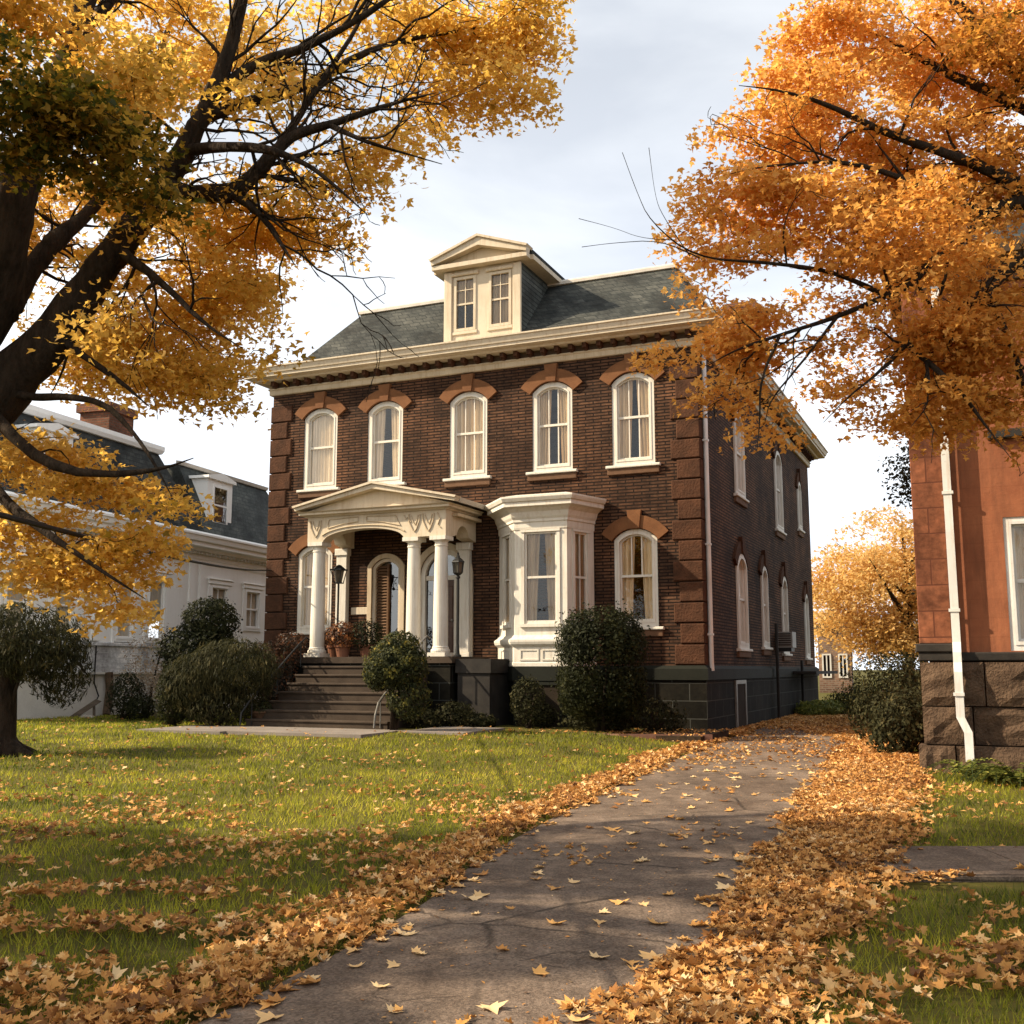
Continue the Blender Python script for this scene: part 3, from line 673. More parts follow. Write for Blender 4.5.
# relief on the entablature face
rl = MB(); f_ = py_ - .012
def loop(pts, r_=.016): rl.tube([(u, f_, z) for u, z in pts], r_, 6)
loop([(x, archz(x, -8.48, 1.29, 5.0, .30)) for x in np.linspace(-9.72, -7.24, 22)], .02)
loop([(-9.55, 5.27), (-9.5, 5.5), (-8.62, 5.53), (-8.62, 5.40), (-9.1, 5.36), (-9.55, 5.27)]); loop([(-8.36, 5.40), (-8.36, 5.53), (-7.5, 5.5), (-7.36, 5.24), (-7.9, 5.36), (-8.36, 5.40)])
for c_ in (-9.92, -6.95, -6.55):
    loop([(c_ - .17, 5.5), (c_ - .15, 5.3), (c_ - .05, 5.10), (c_, 5.05), (c_ + .06, 5.12), (c_ + .14, 5.32), (c_ + .16, 5.5)], .018)
    loop([(c_ - .1, 5.48), (c_ - .04, 5.3), (c_ + .02, 5.22), (c_ + .08, 5.36), (c_ + .1, 5.48)], .014)
loop([(-7.25, 5.5), (-7.2, 5.38), (-7.12, 5.45), (-7.05, 5.3)], .014); loop([(-6.3, 5.5), (-6.22, 5.35), (-6.28, 5.2), (-6.2, 5.12)], .016)
rl.build('relief_ornament', M['cream_dirty'], PORT)
def column(x, y, z0=1.90, z1=4.92):
    mb = MB(); mb.box(x - .245, x + .245, y - .245, y + .245, z0, z0 + .10)
    pr = [(.235, z0 + .10), (.245, z0 + .14), (.235, z0 + .18), (.205, z0 + .20), (.21, z0 + .23), (.195, z0 + .25)]
    for i in range(9):
        t = i / 8; pr.append((.19 - .032 * t * t, z0 + .26 + (z1 - z0 - .52) * t))
    pr += [(.175, z1 - .25), (.175, z1 - .22), (.16, z1 - .21), (.165, z1 - .15), (.215, z1 - .10)]
    mb.lathe(x, y, pr, 24); mb.box(x - .225, x + .225, y - .225, y + .225, z1 - .10, z1 - .002)
    o = mb.build('column', M['white'], PORT)
for x in (-9.93, -7.06, -6.28): column(x, py_ + .20)
for x in (-10.14, -6.36): # pilasters against the wall
    mb = MB(); mb.cbox(x - .17, x + .17, -.16, -.005, 2.02, 4.72, .015); mb.cbox(x - .21, x + .21, -.20, -.004, 1.90, 2.02, .015); mb.cbox(x - .21, x + .21, -.20, -.003, 4.72, 4.92, .02); mb.build('pilaster', M['white'], PORT)
P0, P1, PC = -10.42, -5.68, -8.05
co_ = MB().sweep([(-10.2, -.02), (-10.2, py_ - .02), (-6.04, py_ - .02), (-6.04, -.02)], [(-.1, 5.58), (.03, 5.58), (.05, 5.61), (.16, 5.63), (.16, 5.68), (.22, 5.715), (-.1, 5.735)]); co_.build('cornice', M['cream'], PORT)
MB().prism([(P0 + .2, 5.736), (P1 - .2, 5.736), (PC, 6.25)], lambda u, z, d: (u, d, z), py_ - .04, py_ + .06).build('tympanum', M['cream'], PORT)
rk = MB()
for s_, e in ((-1, P0), (1, P1)):
    rk.prism([(e, 5.738), (e + s_ * .03, 5.81), (PC, 6.32), (PC, 6.20)], lambda u, z, d: (u, d, z), py_ - .28, py_ - .05)
    rk.prism([(e + s_ * .03, 5.815), (e + s_ * .06, 5.865), (PC, 6.385), (PC, 6.325)], lambda u, z, d: (u, d, z), py_ - .34, py_ - .02)
rk.build('raking_cornice', M['cream'], PORT)
pr_ = MB()
for s_, e in ((-1, P0), (1, P1)): pr_.prism([(e, 5.74), (e + s_ * .05, 5.85), (PC, 6.37), (PC, 6.27)], lambda u, z, d: (u, d, z), py_ - .018, -.01)
pr_.build('portico_roof', M['ridge'], PORT)
MB().box(-10.3, -5.9, -1.42, -.005, 5.45, 5.53).build('ceiling', M['cream_dirty'], PORT)
fl = MB().box(-10.5, -5.72, -2.05, -.005, 1.74, 1.90); fl.build('porch_floor', M['step_stone'], PORT)
MB().box(-10.4, -5.8, -1.98, -.12, -.2, 1.738).build('porch_base', M['found'], PORT)
# doorways under the porch
dd = MB(); a = .71
ring(dd, arch(a - .001, 2.949, .70), arch(a, 2.95, .70, .14, 0.004), .02, .22); dd.box(-.57, .57, .06, .18, 2.12, 2.24); dd.box(-.32, -.24, .07, .17, .01, 2.12); dd.box(.28, .36, .07, .17, .01, 2.12)
DOOR = dd.build('doorway', M['white'], HOUSE, (-7.02, 0, 1.84))
dl_ = MB(); dl_.box(-.24, .28, .10, .15, .02, 2.12)
for (za, zb) in ((.2, .85), (1.0, 1.95)):
    for xa in (-.19, .05): dl_.cbox(xa, xa + .18, .085, .10, za, zb, .012)
dl_.build('door_leaf', M['door_wood'], DOOR)
MB().lathe(.22, .07, [(.0, 1.0), (.03, 1.01), (.035, 1.04), (.02, 1.07), (0, 1.075)], 10).build('door_knob', M['rail'], DOOR)
sg_ = MB()
for xa, xb in ((-.57, -.32), (.36, .57)): sg_.box(xa, xb, .11, .12, .01, 2.12)
sg_.build('sidelight', M['glass_dark'], DOOR)
g = arch(a, 2.95, .70, .13, 2.2); MB().add([(x, .12, z) for x, z in g], [tuple(range(len(g)))]).build('fanlight', M['glass_dark'], DOOR)
cs = MB(); ring(cs, arch(a + .17, 3.12, .84), arch(a, 2.95, .70, -.004), -.06, .01); cs.build('architrave', M['cream'], DOOR)
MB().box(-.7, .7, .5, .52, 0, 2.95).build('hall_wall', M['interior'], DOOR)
lw_ = MB(); a = .45; ring(lw_, arch(a - .001, 2.749, .25), arch(a, 2.75, .25, .09, .1), .02, .2)
LV = lw_.build('louvred_window', M['cream'], HOUSE, (-8.78, 0, 1.86))
lv = MB()
for k in range(30): z = .14 + k * .081; lv.add([(-.36, .07, z), (-.02, .07, z), (-.02, .13, z + .07), (-.36, .13, z + .07)], [(0, 1, 2, 3)])
lv.box(-.02, .03, .06, .14, .1, 2.6); lv.build('louvre_shutter', M['shutter_wood'], LV)
MB().box(-.36, .37, .15, .16, .1, 2.7).build('pane', M['glass_dark'], LV)
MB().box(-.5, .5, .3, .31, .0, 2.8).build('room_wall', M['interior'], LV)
cs = MB(); ring(cs, arch(a + .13, 2.88, .34), arch(a, 2.75, .25, -.004), -.05, .01); cs.build('architrave', M['cream_dirty'], LV)
MB().cbox(-9.88, -9.36, -.03, -.003, 3.08, 3.28, .01).build('plaque', M['cream'], HOUSE)
# downspout with elbows
dp = MB().tube([(.42, .30, 9.98), (.40, .30, 9.75), (.13, .30, 9.45), (.11, .30, 9.3), (.11, .30, 4.4), (.11, .30, 1.75), (.12, .30, 1.55)], .058, 10)
for z in (7.2, 4.6, 2.4): dp.box(.03, .175, .235, .365, z, z + .05)
dp.build('downspout', M['pipe_white'], HOUSE, smooth=False)
for y in (8.6, 13.4): MB().tube([(.22, y, 0), (.22, y, 3.0 if y < 9 else 1.9)], .05, 8).build('standpipe', M['ledge'], HOUSE)
bd_ = MB(); ring(bd_, [(3.0, .0), (3.0, 1.3), (4.3, 1.3), (4.3, .0)], [(3.12, .02), (3.12, 1.2), (4.18, 1.2), (4.18, .02)], -.12, -.06)
bo = MB(); bo.add([(-y, x, z) for x, y, z in bd_.v], bd_.f); bo.build('basement_door_frame', M['rail'], HOUSE)
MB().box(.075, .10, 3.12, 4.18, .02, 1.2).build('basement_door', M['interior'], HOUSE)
MB().box(.13, .9, 12.0, 17.6, 1.42, 1.52).build('side_ledge', M['ledge'], HOUSE)

# air conditioner hanging at a side window
o = thing('air_conditioner', 'small grey box air conditioner jutting from a side window of the brick house', 'air conditioner', (*hw(.0, 10.0), 2.15), HA)
MB().box(.03, .55, -.45, .25, .12, .62).build('casing', M['acmetal'], o); g_ = MB()
for k in range(6): g_.box(.1, .5, -.475, -.452, .19 + k * .07, .22 + k * .07)
g_.build('grille', M['ledge'], o); MB().box(.0, .5, -.4, .2, .0, .118).build('bracket', M['iron'], o)

# ------------------------------------------------------------------ front steps
ST = thing('front_steps', 'wide flight of brown stone steps climbing to the columned porch', 'steps', (*hw(-8.1, -2.06), 0), HA)
sx = [1.72, 1.72, 1.72, 1.75, 1.78, 1.85, 1.95, 2.25]
for k in range(8):
    zt = 1.86 - .208 * (k + 1) + .02; yb = -.33 * (k + 1)
    m_ = MB(); m_.cbox(-sx[k], sx[k], yb, 0 if k == 0 else yb + .335, zt - .055, zt, .012)
    o = m_.build('step', M['concrete'] if False else M['step_stone'], ST)
    MB().box(-sx[k] + .02, sx[k] - .02, yb + .03, yb + .36, -.1, zt - .056).build('riser', M['found'] if False else M['step_stone'], o)
for s_ in (-1, 1):
    x = s_ * 1.76; pts = [(x, .02, 2.34), (x, -.12, 2.40), (x, -.4, 2.24), (x, -2.4, .84), (x * 1.03, -2.62, .58), (x * 1.03, -2.66, .3)]
    m_ = MB().tube(pts, .024, 8)
    for y in (-.35, -1.3, -2.3): zt = 2.27 + (y + .35) * .7; m_.tube([(x, y, zt - .62), (x, y, zt)], .014, 6)
    m_.build('handrail', M['rail'] if s_ > 0 else M['iron'], ST)
# lamp post on the porch edge
LP = thing('lamp_post', 'slim black lamp post with lantern head beside the porch columns', 'lamp post', (*hw(-5.82, -1.55), 1.88), HA)
MB().lathe(0, 0, [(.10, 0), (.10, .05), (.06, .08), (.045, .25), (.04, .3), (.038, 1.95), (.06, 1.97), (.06, 2.0), (.03, 2.04)], 12).build('post', M['iron'], LP)
lh = MB(); lh.lathe(0, 0, [(.06, 2.04), (.12, 2.08), (.13, 2.10)], 6)
for k in range(6): t = k * math.pi / 3; lh.tube([(.12 * math.cos(t), .12 * math.sin(t), 2.1), (.15 * math.cos(t), .15 * math.sin(t), 2.36)], .014, 5)
lh.lathe(0, 0, [(.18, 2.36), (.17, 2.39), (.08, 2.47), (.05, 2.49), (.05, 2.53), (.02, 2.55), (.03, 2.58), (.0, 2.64)], 6); lh.build('lantern_frame', M['iron'], LP)
MB().lathe(0, 0, [(.10, 2.1), (.13, 2.36)], 6).build('lantern_glass', M['lamp_glass'], LP)
WL = thing('porch_lantern', 'small square porch lantern on a post behind the left column', 'lantern', (*hw(-9.55, -1.2), 1.9), HA)
MB().tube([(0, 0, 0), (0, 0, 1.95)], .028, 8).build('post', M['iron'], WL)
q = MB(); q.box(-.17, .17, -.17, .17, 2.30, 2.34); q.lathe(0, 0, [(.2, 2.34), (.07, 2.44), (0, 2.46)], 4); q.box(-.1, .1, -.1, .1, 1.95, 1.98)
for a_ in (-1, 1):
    for b_ in (-1, 1): q.tube([(a_ * .09, b_ * .09, 1.98), (a_ * .15, b_ * .15, 2.3)], .013, 5)
q.build('lantern_frame', M['iron'], WL); MB().lathe(0, 0, [(.10, 1.98), (.17, 2.298)], 4).build('lantern_glass', M['lamp_glass'], WL)
# black side wall right of steps
BW = MB(); BW.box(-5.7, -4.75, -1.9, -.12, 1.5, 1.84); BW.box(-5.66, -4.8, -1.85, -.12, -.1, 1.498)
o = BW.build('low_wall', M['ledge'], None, (HC[0], HC[1], 0), HA); tag(o, 'low black stone wall between the porch and the bay window', 'wall')


# ------------------------------------------------------------------ white neighbour house
WA = R(-17.5); WP = (-12.71, 31.6)
WH = thing('white_house', 'white clapboard house with grey mansard roofs behind the big left tree', 'house', (*WP, 0), WA)
WY0, WY1, WX = -3.5, 13.0, -9.0
wper = [(WX, WY0), (0, WY0), (0, WY1), (WX, WY1)]
wins = [(-2.35, .95, 2.42, 1.9, 0), (-.45, .95, 2.42, 1.9, 0), (2.3, .95, 2.42, 2.1, 0), (3.85, 1.0, 2.42, 2.1, 0), (7.5, 1.2, 3.0, 1.55, 0), (9.75, 1.15, 3.0, 1.55, 0)]
m_ = MB(); wall(m_, lambda u, z, d: (-d, u, z), WY0, WY1, 2.35, 5.4, wins, .15); m_.build('side_wall', M['cool_white'], WH)
MB().add([(WX, WY0, 2.35), (0, WY0, 2.35), (0, WY0, 5.4), (WX, WY0, 5.4)], [(0, 1, 2, 3)]).build('front_wall', M['cool_white'], WH)
MB().sweep(wper, [(.02, 1.5), (.02, 2.28), (.09, 2.29), (.09, 2.37), (.0, 2.40)], True).build('clapboard_band', M['clap'], WH)
MB().sweep(wper, [(-.06, -.3), (-.06, 1.42), (.06, 1.44), (.06, 1.5), (-.0, 1.5)], True).build('foundation', M['stucco'], WH)
for uc, w, zs, h, r_ in wins:
    o = window(WH, (0, uc, zs), math.pi / 2, w, h, 0, 'cool_white', (0, 0) if uc < 5 else (1, 1), 'curtain_white', 0 if uc != 3.85 else .0, .09, None, None, y0=-.02, glass='glass_soft', cz=((.06 if uc != 3.85 else .75), None))
    t = MB(); t.cbox(-w / 2 - .14, w / 2 + .14, -.09, .0, h + .01, h + .16, .02); t.cbox(-w / 2 - .19, w / 2 + .19, -.13, .0, h + .161, h + .21, .02)
    for s_ in (-1, 1): xx = sorted((s_ * (w / 2 + .01), s_ * (w / 2 + .12))); t.cbox(xx[0], xx[1], -.05, .0, -.04, h + .005, .012)
    t.build('window_head', M['cool_white'], o)
for y in (-3.3, .95, 5.75, 6.35, 12.7): MB().cbox(-.16, .16, -.08, -.002, 2.42, 5.2, .015).build('corner_board', M['cool_white'], WH, (0, y, 0), math.pi / 2)
MB().sweep(wper, [(.0, 5.22), (.05, 5.22), (.05, 5.34), (.08, 5.36), (.08, 5.50), (.12, 5.52)], True).build('frieze', M['cool_white'], WH)
b0_ = MB().box(.06, .22, -.055, .055, 0, .10).build('dentil', M['stucco'], WH, (0, WY0 + .15, 5.505))
for k in range(1, 65): repeat(b0_, (0, WY0 + .15 + k * .25, 5.505))
MB().sweep(wper, [(.0, 5.60), (.26, 5.61), (.28, 5.70), (.50, 5.74), (.50, 5.86), (.58, 5.90), (.62, 6.05), (.66, 6.08), (.66, 6.14), (.2, 6.30), (-.4, 6.34)], True).build('cornice', M['cool_white'], WH)
def frustum(bx0, bx1, by0, by1, bz, tx0, tx1, ty0, ty1, tz):
    return MB().add([(bx0, by0, bz), (bx1, by0, bz), (bx1, by1, bz), (bx0, by1, bz), (tx0, ty0, tz), (tx1, ty0, tz), (tx1, ty1, tz), (tx0, ty1, tz)],
                    [(0, 1, 5, 4), (1, 2, 6, 5), (2, 3, 7, 6), (3, 0, 4, 7), (4, 5, 6, 7)])
WR = frustum(WX - .3, .25, WY0 - .3, 6.1, 6.25, WX + 1, -.95, WY0 + .9, 4.9, 8.9).build('mansard_roof', M['slate'], WH)
MB().sweep([(WX + 1, WY0 + .9), (-.95, WY0 + .9), (-.95, 4.9), (WX + 1, 4.9)], [(-.1, 8.86), (.10, 8.88), (.16, 9.0), (.16, 9.14), (-.1, 9.16)], True).build('roof_trim', M['cool_white'], WR)
frustum(WX + 1.1, -1.1, WY0 + 1, 4.8, 9.14, WX + 2.5, -2.6, WY0 + 3, 3.6, 9.75).build('upper_roof', M['slate'], WR)
WR2 = frustum(WX - .3, .25, 6.1, WY1 + .3, 6.25, WX + 1, -.95, 6.1, WY1 - .9, 8.75).build('mansard_roof', M['slate_green'], WH)
MB().sweep([(-.95, 6.1), (-.95, WY1 - .9)], [(-.1, 8.72), (.08, 8.74), (.12, 8.86), (-.1, 8.9)]).build('roof_trim', M['ridge'], WR2)
c = MB(); c.box(-3.5, -2.3, 4.0, 5.3, 7.0, 10.3); c.box(-3.6, -2.2, 3.9, 5.4, 10.3, 10.6); c.build('chimney', M['chimney'], WR)
def wdormer(y0, y1, zt):
    mb = MB(); mb.box(-2.2, -.05, y0, y1, 6.3, zt); mb.prism([(y0 - .12, zt), (y1 + .12, zt), (y1 + .1, zt + .1), ((y0 + y1) / 2, zt + .28), (y0 - .1, zt + .1)], lambda a, z, d: (d, a, z), -2.3, .05)
    o = mb.build('dormer', M['cool_white'], WH)
    w, h = (y1 - y0) * .6, zt - 6.9; f = MB(); ring(f, arch(w / 2, h, 0), arch(w / 2, h, 0, .07, .08), -.04, .05); f.box(-w / 2 + .06, w / 2 - .06, -.03, .03, h * .5 - .03, h * .5 + .03)
    f.build('window_frame', M['cool_white'], o, (-.04, (y0 + y1) / 2, 6.7), math.pi / 2)
    MB().add([(-w / 2 + .05, .008, .05), (w / 2 - .05, .008, .05), (w / 2 - .05, .008, h - .05), (-w / 2 + .05, .008, h - .05)], [(0, 1, 2, 3)]).build('pane', M['glass_dark'], o, (-.02, (y0 + y1) / 2, 6.7), math.pi / 2)
wdormer(-1.9, -.4, 8.3); wdormer(6.6, 8.2, 8.3)
ds = MB().tube([(.12, 1.55, 1.5), (.14, 1.6, .95), (.26, 1.35, .25)], .12, 8); ds.build('downspout', M['dark_trim'], WH)
ws = MB().tube([(.06, .98, 2.3), (.05, .98, 1.2), (.10, 1.15, .8), (.05, 1.0, .5)], .022, 6); ws.build('service_pipe', M['ledge'], WH)

# ------------------------------------------------------------------ red neighbour building
RA = HA; RP = (6.75, 17.7)
RB = thing('red_building', 'orange red painted building with brown rusticated stone base at the right edge', 'building', (*RP, 0), RA)
RW, RD, RH = 9.0, 12.0, 8.2
rwin = [(1.78, 1.15, 1.88, 2.12, 0), (4.6, 1.15, 1.88, 2.12, 0)]; rup = []
m_ = MB(); TR = lambda u, z, d: (u, d, z); wall(m_, TR, 0, RW, 1.8, 4.6, rwin); wall(m_, TR, 0, RW, 4.6, RH, rup); m_.build('front_wall', M['red_wall'], RB)
for x in (0, RW): MB().add([(x, 0, 0), (x, RD, 0), (x, RD, RH), (x, 0, RH)], [(0, 1, 2, 3)]).build('side_wall', M['red_wall'], RB)
MB().add([(0, RD, 0), (RW, RD, 0), (RW, RD, RH), (0, RD, RH)], [(0, 1, 2, 3)]).build('back_wall', M['red_wall'], RB)
for q in rwin: window(RB, (q[0], 0, q[2]), 0, q[1], q[3], 0, 'pipe_white', (0, 0), 'curtain_white', .5, .10, None, None, glass='glass')
for q in rup: window(RB, (q[0], 0, q[2]), 0, q[1], q[3], q[4], 'pipe_white', (0, 0), 'curtain', .0, .10, None, 'arch_stone')
for u in (1.78, 4.6): MB().cbox(u - .72, u + .72, -.12, -.002, 5.27, 5.42, .015).build('ledge_stone', M['ledge'], RB)
pi_ = MB(); pi_.cbox(-.14, .36, -.10, .05, 2.0, RH, .012); pi_.build('corner_pilaster', M['red_pil'], RB)
MB().cbox(-.16, RW, -.13, .0, 1.72, 1.86, .02).build('base_ledge', M['ledge'], RB); MB().cbox(-.2, .40, -.16, .05, 1.861, 2.0, .02).build('pilaster_base', M['ledge'], RB)
rnd = random.Random(4); sb = MB(); zz = [-.3, .42, 1.02, 1.72]
for r_ in range(3):
    x = -.22 if r_ < 1 else -.14; first = True
    while x < RW:
        w = rnd.uniform(.9, 1.7) if not first else .55 + .2 * r_
        dpt = -.14 - (.12 if r_ == 0 else 0) - rnd.uniform(0, .05) - (.06 if first else 0); cc = .06
        n = 5; vs = []; x1_ = x + w - .02; z0_, z1_ = zz[r_], zz[r_ + 1] - .02
        for i in range(n + 1):
            for j in range(n + 1):
                ex = min(i, n - i); ez_ = min(j, n - j); e = 0 if min(ex, ez_) == 0 else 1
                vs.append((x + (x1_ - x) * i / n, dpt + (0 if e else .05) + (rnd.uniform(-.03, .03) if e else 0), z0_ + (z1_ - z0_) * j / n))
        fs = [(i * (n + 1) + j, (i + 1) * (n + 1) + j, (i + 1) * (n + 1) + j + 1, i * (n + 1) + j + 1) for i in range(n) for j in range(n)]
        sb.add(vs, fs); sb.box(x, x1_, dpt + .052, .3, z0_, z1_); x += w; first = False
sb.build('stone_base', M['rubble'], RB)
MB().sweep([(0, RD), (0, 0), (RW, 0), (RW, RD)], [(0, RH - .3), (.1, RH - .3), (.15, RH), (.45, RH + .05), (.5, RH + .25), (0, RH + .3)]).build('cornice', M['dark_trim'], RB)
frustum(-.4, RW + .4, -.4, RD + .4, RH + .28, 2.5, RW - 2.5, 3, RD - 3, RH + 2.2).build('roof', M['slate'], RB)
d2 = MB()
def flat_pipe(mb, pts, w, dd):
    for a, b in zip(pts[:-1], pts[1:]):
        (xa, ya, za), (xb, yb, zb) = a, b
        mb.add([(xa - w, ya - dd, za), (xa + w, ya - dd, za), (xa + w, ya + dd, za), (xa - w, ya + dd, za), (xb - w, yb - dd, zb), (xb + w, yb - dd, zb), (xb + w, yb + dd, zb), (xb - w, yb + dd, zb)],
               [(0, 3, 2, 1), (4, 5, 6, 7), (0, 1, 5, 4), (1, 2, 6, 5), (2, 3, 7, 6), (3, 0, 4, 7)])
flat_pipe(d2, [(.40, -.16, RH - .3), (.42, -.16, 2.02), (.42, -.25, 1.86), (.42, -.26, 1.70), (.42, -.33, 1.55), (.42, -.33, .85), (.52, -.36, .62), (.52, -.36, .18)], .062, .045)
for z in (6.4, 4.4, 2.5): d2.box(.33, .50, -.22, -.10, z, z + .05)
d2.box(.335, .495, -.395, -.26, 1.18, 1.23)
d2.build('downspout', M['pipe_white'], RB)

# ------------------------------------------------------------------ far buildings at the end of the alley
def far_building(label, x, y, w, d, h, n):
    o = thing('far_building', label, 'building', (x, y, 0), R(-18))
    MB().box(0, w, 0, d, 0, h).build('wall', M['far_brick'], o)
    MB().prism([(-.3, h), (w + .3, h), (w / 2, h + 1.6)], lambda a, z, dd: (a, dd, z), -.3, d + .3).build('roof', M['slate'], o)
    for k in range(n):
        for zz_ in (1.0, 4.0)[: 2 if h > 5 else 1]:
            f = MB(); ring(f, arch(.3, 1.6, 0), arch(.3, 1.6, 0, .1, .1), -.06, .02); f.box(-.04, .04, -.05, .0, .1, 1.5); f.build('window_frame', M['stucco'], o, (w * (k + .5) / n, 0, zz_))
            MB().add([(w * (k + .5) / n - .24, -.01, zz_ + .08), (w * (k + .5) / n + .24, -.01, zz_ + .08), (w * (k + .5) / n + .24, -.01, zz_ + 1.52), (w * (k + .5) / n - .24, -.01, zz_ + 1.52)], [(0, 1, 2, 3)]).build('pane', M['glass_dark'], o)
far_building('narrow brown brick building far down the alley, beside the brick house corner', 20.7, 74, 2.1, 8, 4.2, 2)

# ------------------------------------------------------------------ trees
def resample(pts, step):
    out = [pts[0]]
    for (a, ra), (b, rb) in zip(pts[:-1], pts[1:]):
        n = max(1, int(np.linalg.norm(b - a) / step))
        for i in range(1, n + 1): t = i / n; out.append((a + (b - a) * t, ra + (rb - ra) * t))
    return out
def smoothline(P, it=2):
    P = list(P)
    for _ in range(it):
        Q_ = [P[0]]
        for (a, ra), (b, rb) in zip(P[:-1], P[1:]): Q_ += [(a * .75 + b * .25, ra * .75 + rb * .25), (a * .25 + b * .75, ra * .25 + rb * .75)]
        Q_.append(P[-1]); P = Q_
    return P

def make_tree(name, label, base, limbs, blobs, leafm, bark, lsize=.075, per=70, spread=(.30, .11), seed=1, group=None, twig=True, sag=.12, tpl=MAPLE, tri=MAPLE_T, barkname='trunk', n1=12, sprouts=0):
    rng = np.random.default_rng(seed); base = np.array(base, float)
    root = thing(name, label, 'tree', base, 0, group)
    tm = MB(); N_, Rr = [], []
    for lb in limbs:
        lb = [(np.array(p, float), r) for p, r in lb]
        if lb[-1][1] < .1: d_ = lb[-1][0] - lb[-2][0]; lb.append((lb[-1][0] + d_ / np.linalg.norm(d_) * .35 + rng.normal(0, .06, 3), .003))
        P = smoothline(lb); P = resample(P, .12 if lsize < .12 else .5)
        pts, rs = [p for p, _ in P], [r * (1 + .06 * math.sin(i * .9) + rng.normal(0, .025)) for i, (_, r) in enumerate(P)]
        pts = [p + rng.normal(0, .06, 3) * r for p, r in zip(pts, rs)]
        tm.tube([p - base for p in pts], rs, n1 if max(rs) > .05 else 7)
        N_ += [p for p, r in zip(pts, rs) if r < .25]; Rr += [r for r in rs if r < .25]
    tm.build(barkname, bark, root, smooth=True)
    C_, TN, SP = [], [], []
    for c, rad, n, tone, *sp in blobs:
        d = rng.normal(0, 1, (n, 3)); d /= np.linalg.norm(d, axis=1, keepdims=True); d *= rng.random((n, 1)) ** (1 / 2.4)
        C_.append(np.array(c) + d * np.array(rad)); TN.append(np.full(n, tone) + rng.normal(0, .09, n)); SP.append(np.full(n, sp[0] if sp else 1.))
    C_ = np.concatenate(C_); TN = np.concatenate(TN); SP = np.concatenate(SP)
    bm_ = MB()
    def sprout(p, d, r, ln, lev):
        pts, rs = [p], [r]; k_ = max(4, int(ln / .11)); d = d / np.linalg.norm(d)
        for q in range(k_):
            d = d + rng.normal(0, .20, 3) + np.array([0, 0, -.02]); d /= np.linalg.norm(d); pts.append(pts[-1] + d * ln / k_); rs.append(r * (1 - (q + 1) / k_) + .0025)
            if lev and rng.random() < .45: sprout(pts[-1], d + rng.normal(0, .55, 3), rs[-1] * .6, ln * rng.uniform(.3, .55), lev - 1)
        bm_.tube([x - base for x in pts], rs, 5, False); N_.extend(pts[1:]); Rr.extend(rs[1:])
    if sprouts:
        k0 = len(N_); cand = [i for i in range(2, k0) if .012 < Rr[i] < .12 and np.linalg.norm(N_[i] - N_[i - 1]) < .3 and N_[i][1] > 6.5 and N_[i][2] > 4.3]
        for i in rng.choice(cand, sprouts): 
            d = N_[i] - N_[i - 1]; d = d / (np.linalg.norm(d) + 1e-9)
            sprout(N_[i], d + rng.normal(0, .6, 3) + np.array([0, 0, .1]), min(.016, Rr[i] * .55), rng.uniform(.4, 1.2), 2)
    NA = np.array(N_); RA_ = np.array(Rr)
    dist = np.array([np.min(np.linalg.norm(NA - c, axis=1)) for c in C_]); order = np.argsort(dist)
    LP, LF, LT = [], [], []
    cap = len(NA) + len(C_) * 7; NB = np.zeros((cap, 3)); RB_ = np.zeros(cap); k = len(NA); NB[:k] = NA; RB_[:k] = RA_
    for i in order:
        c = C_[i]; d = np.linalg.norm(NB[:k] - c, axis=1); j = int(np.argmin(d + .35 * np.maximum(0, NB[:k, 2] - c[2])))
        p, L_ = NB[j], d[j]
        r0 = min(RB_[j] * .75, .006 + .010 * L_); r0 = max(r0, .004)
        n = max(3, min(6, int(L_ / .15) + 2)); pts, rs = [], []
        off = rng.normal(0, .10, 3) * L_
        for q in range(n + 1):
            t = q / n; w = 4 * t * (1 - t)
            pts.append(p + (c - p) * t + off * w + np.array([0, 0, sag * L_ * w])); rs.append(r0 * (1 - t) + .003 * t)
        if twig: bm_.tube([x - base for x in pts], rs, 5, False)
        m = len(pts) - 1; take = min(m, cap - k); NB[k:k + take] = pts[1:1 + take]; RB_[k:k + take] = rs[1:1 + take]; k += take
        nl = int(per * rng.uniform(.55, 1.4) * SP[i]); tt = rng.random(nl) ** .6
        ax = (c - p) / (L_ + 1e-6); span = min(L_, .5 if lsize < .12 else 2)
        pos = c - ax * (1 - tt)[:, None] * span + np.clip(rng.normal(0, 1, (nl, 3)), -1.55, 1.55) * np.array([spread[0], spread[0], spread[1]])
        rad = pos - c; pos[:, 2] -= .35 * (rad[:, 0] ** 2 + rad[:, 1] ** 2) ** .5
        LP.append(pos); LF.append(ax[None] * .6 + rad * .8 + np.array([0, 0, -.55]) + rng.normal(0, .4, (nl, 3))); LT.append(np.clip(TN[i] + rng.normal(0, .085, nl), 0, 1))
    if twig: bm_.build('branches', bark, root, smooth=True)
    LP, LF, LT = np.concatenate(LP), np.concatenate(LF), np.concatenate(LT)
    Nn = np.array([0, 0, 1.]) + rng.normal(0, .62, LP.shape)
    V, T, tn = leaves(LP - base, Nn, LF, lsize * rng.uniform(.5, 1.5, len(LP)), LT, tpl, tri)
    npmesh('crown', V, T, leafm, root, tn)
    return root, len(LP)

def pl(seq, y0_):
    """limb given as (px, py, distance, radius)"""
    return [(at(a, b, y), r) for a, b, y, r in seq]
def blob(px, py, rx, ry, y, dy, tone, dens=1.0, unit=430, sp=1.0):
    y += .75 if y > 7.7 else 0
    c = at(px, py, y); k = y / F
    return (c, (rx * k, dy, ry * k), max(2, int(math.pi * rx * ry / unit * dens)), tone, sp)

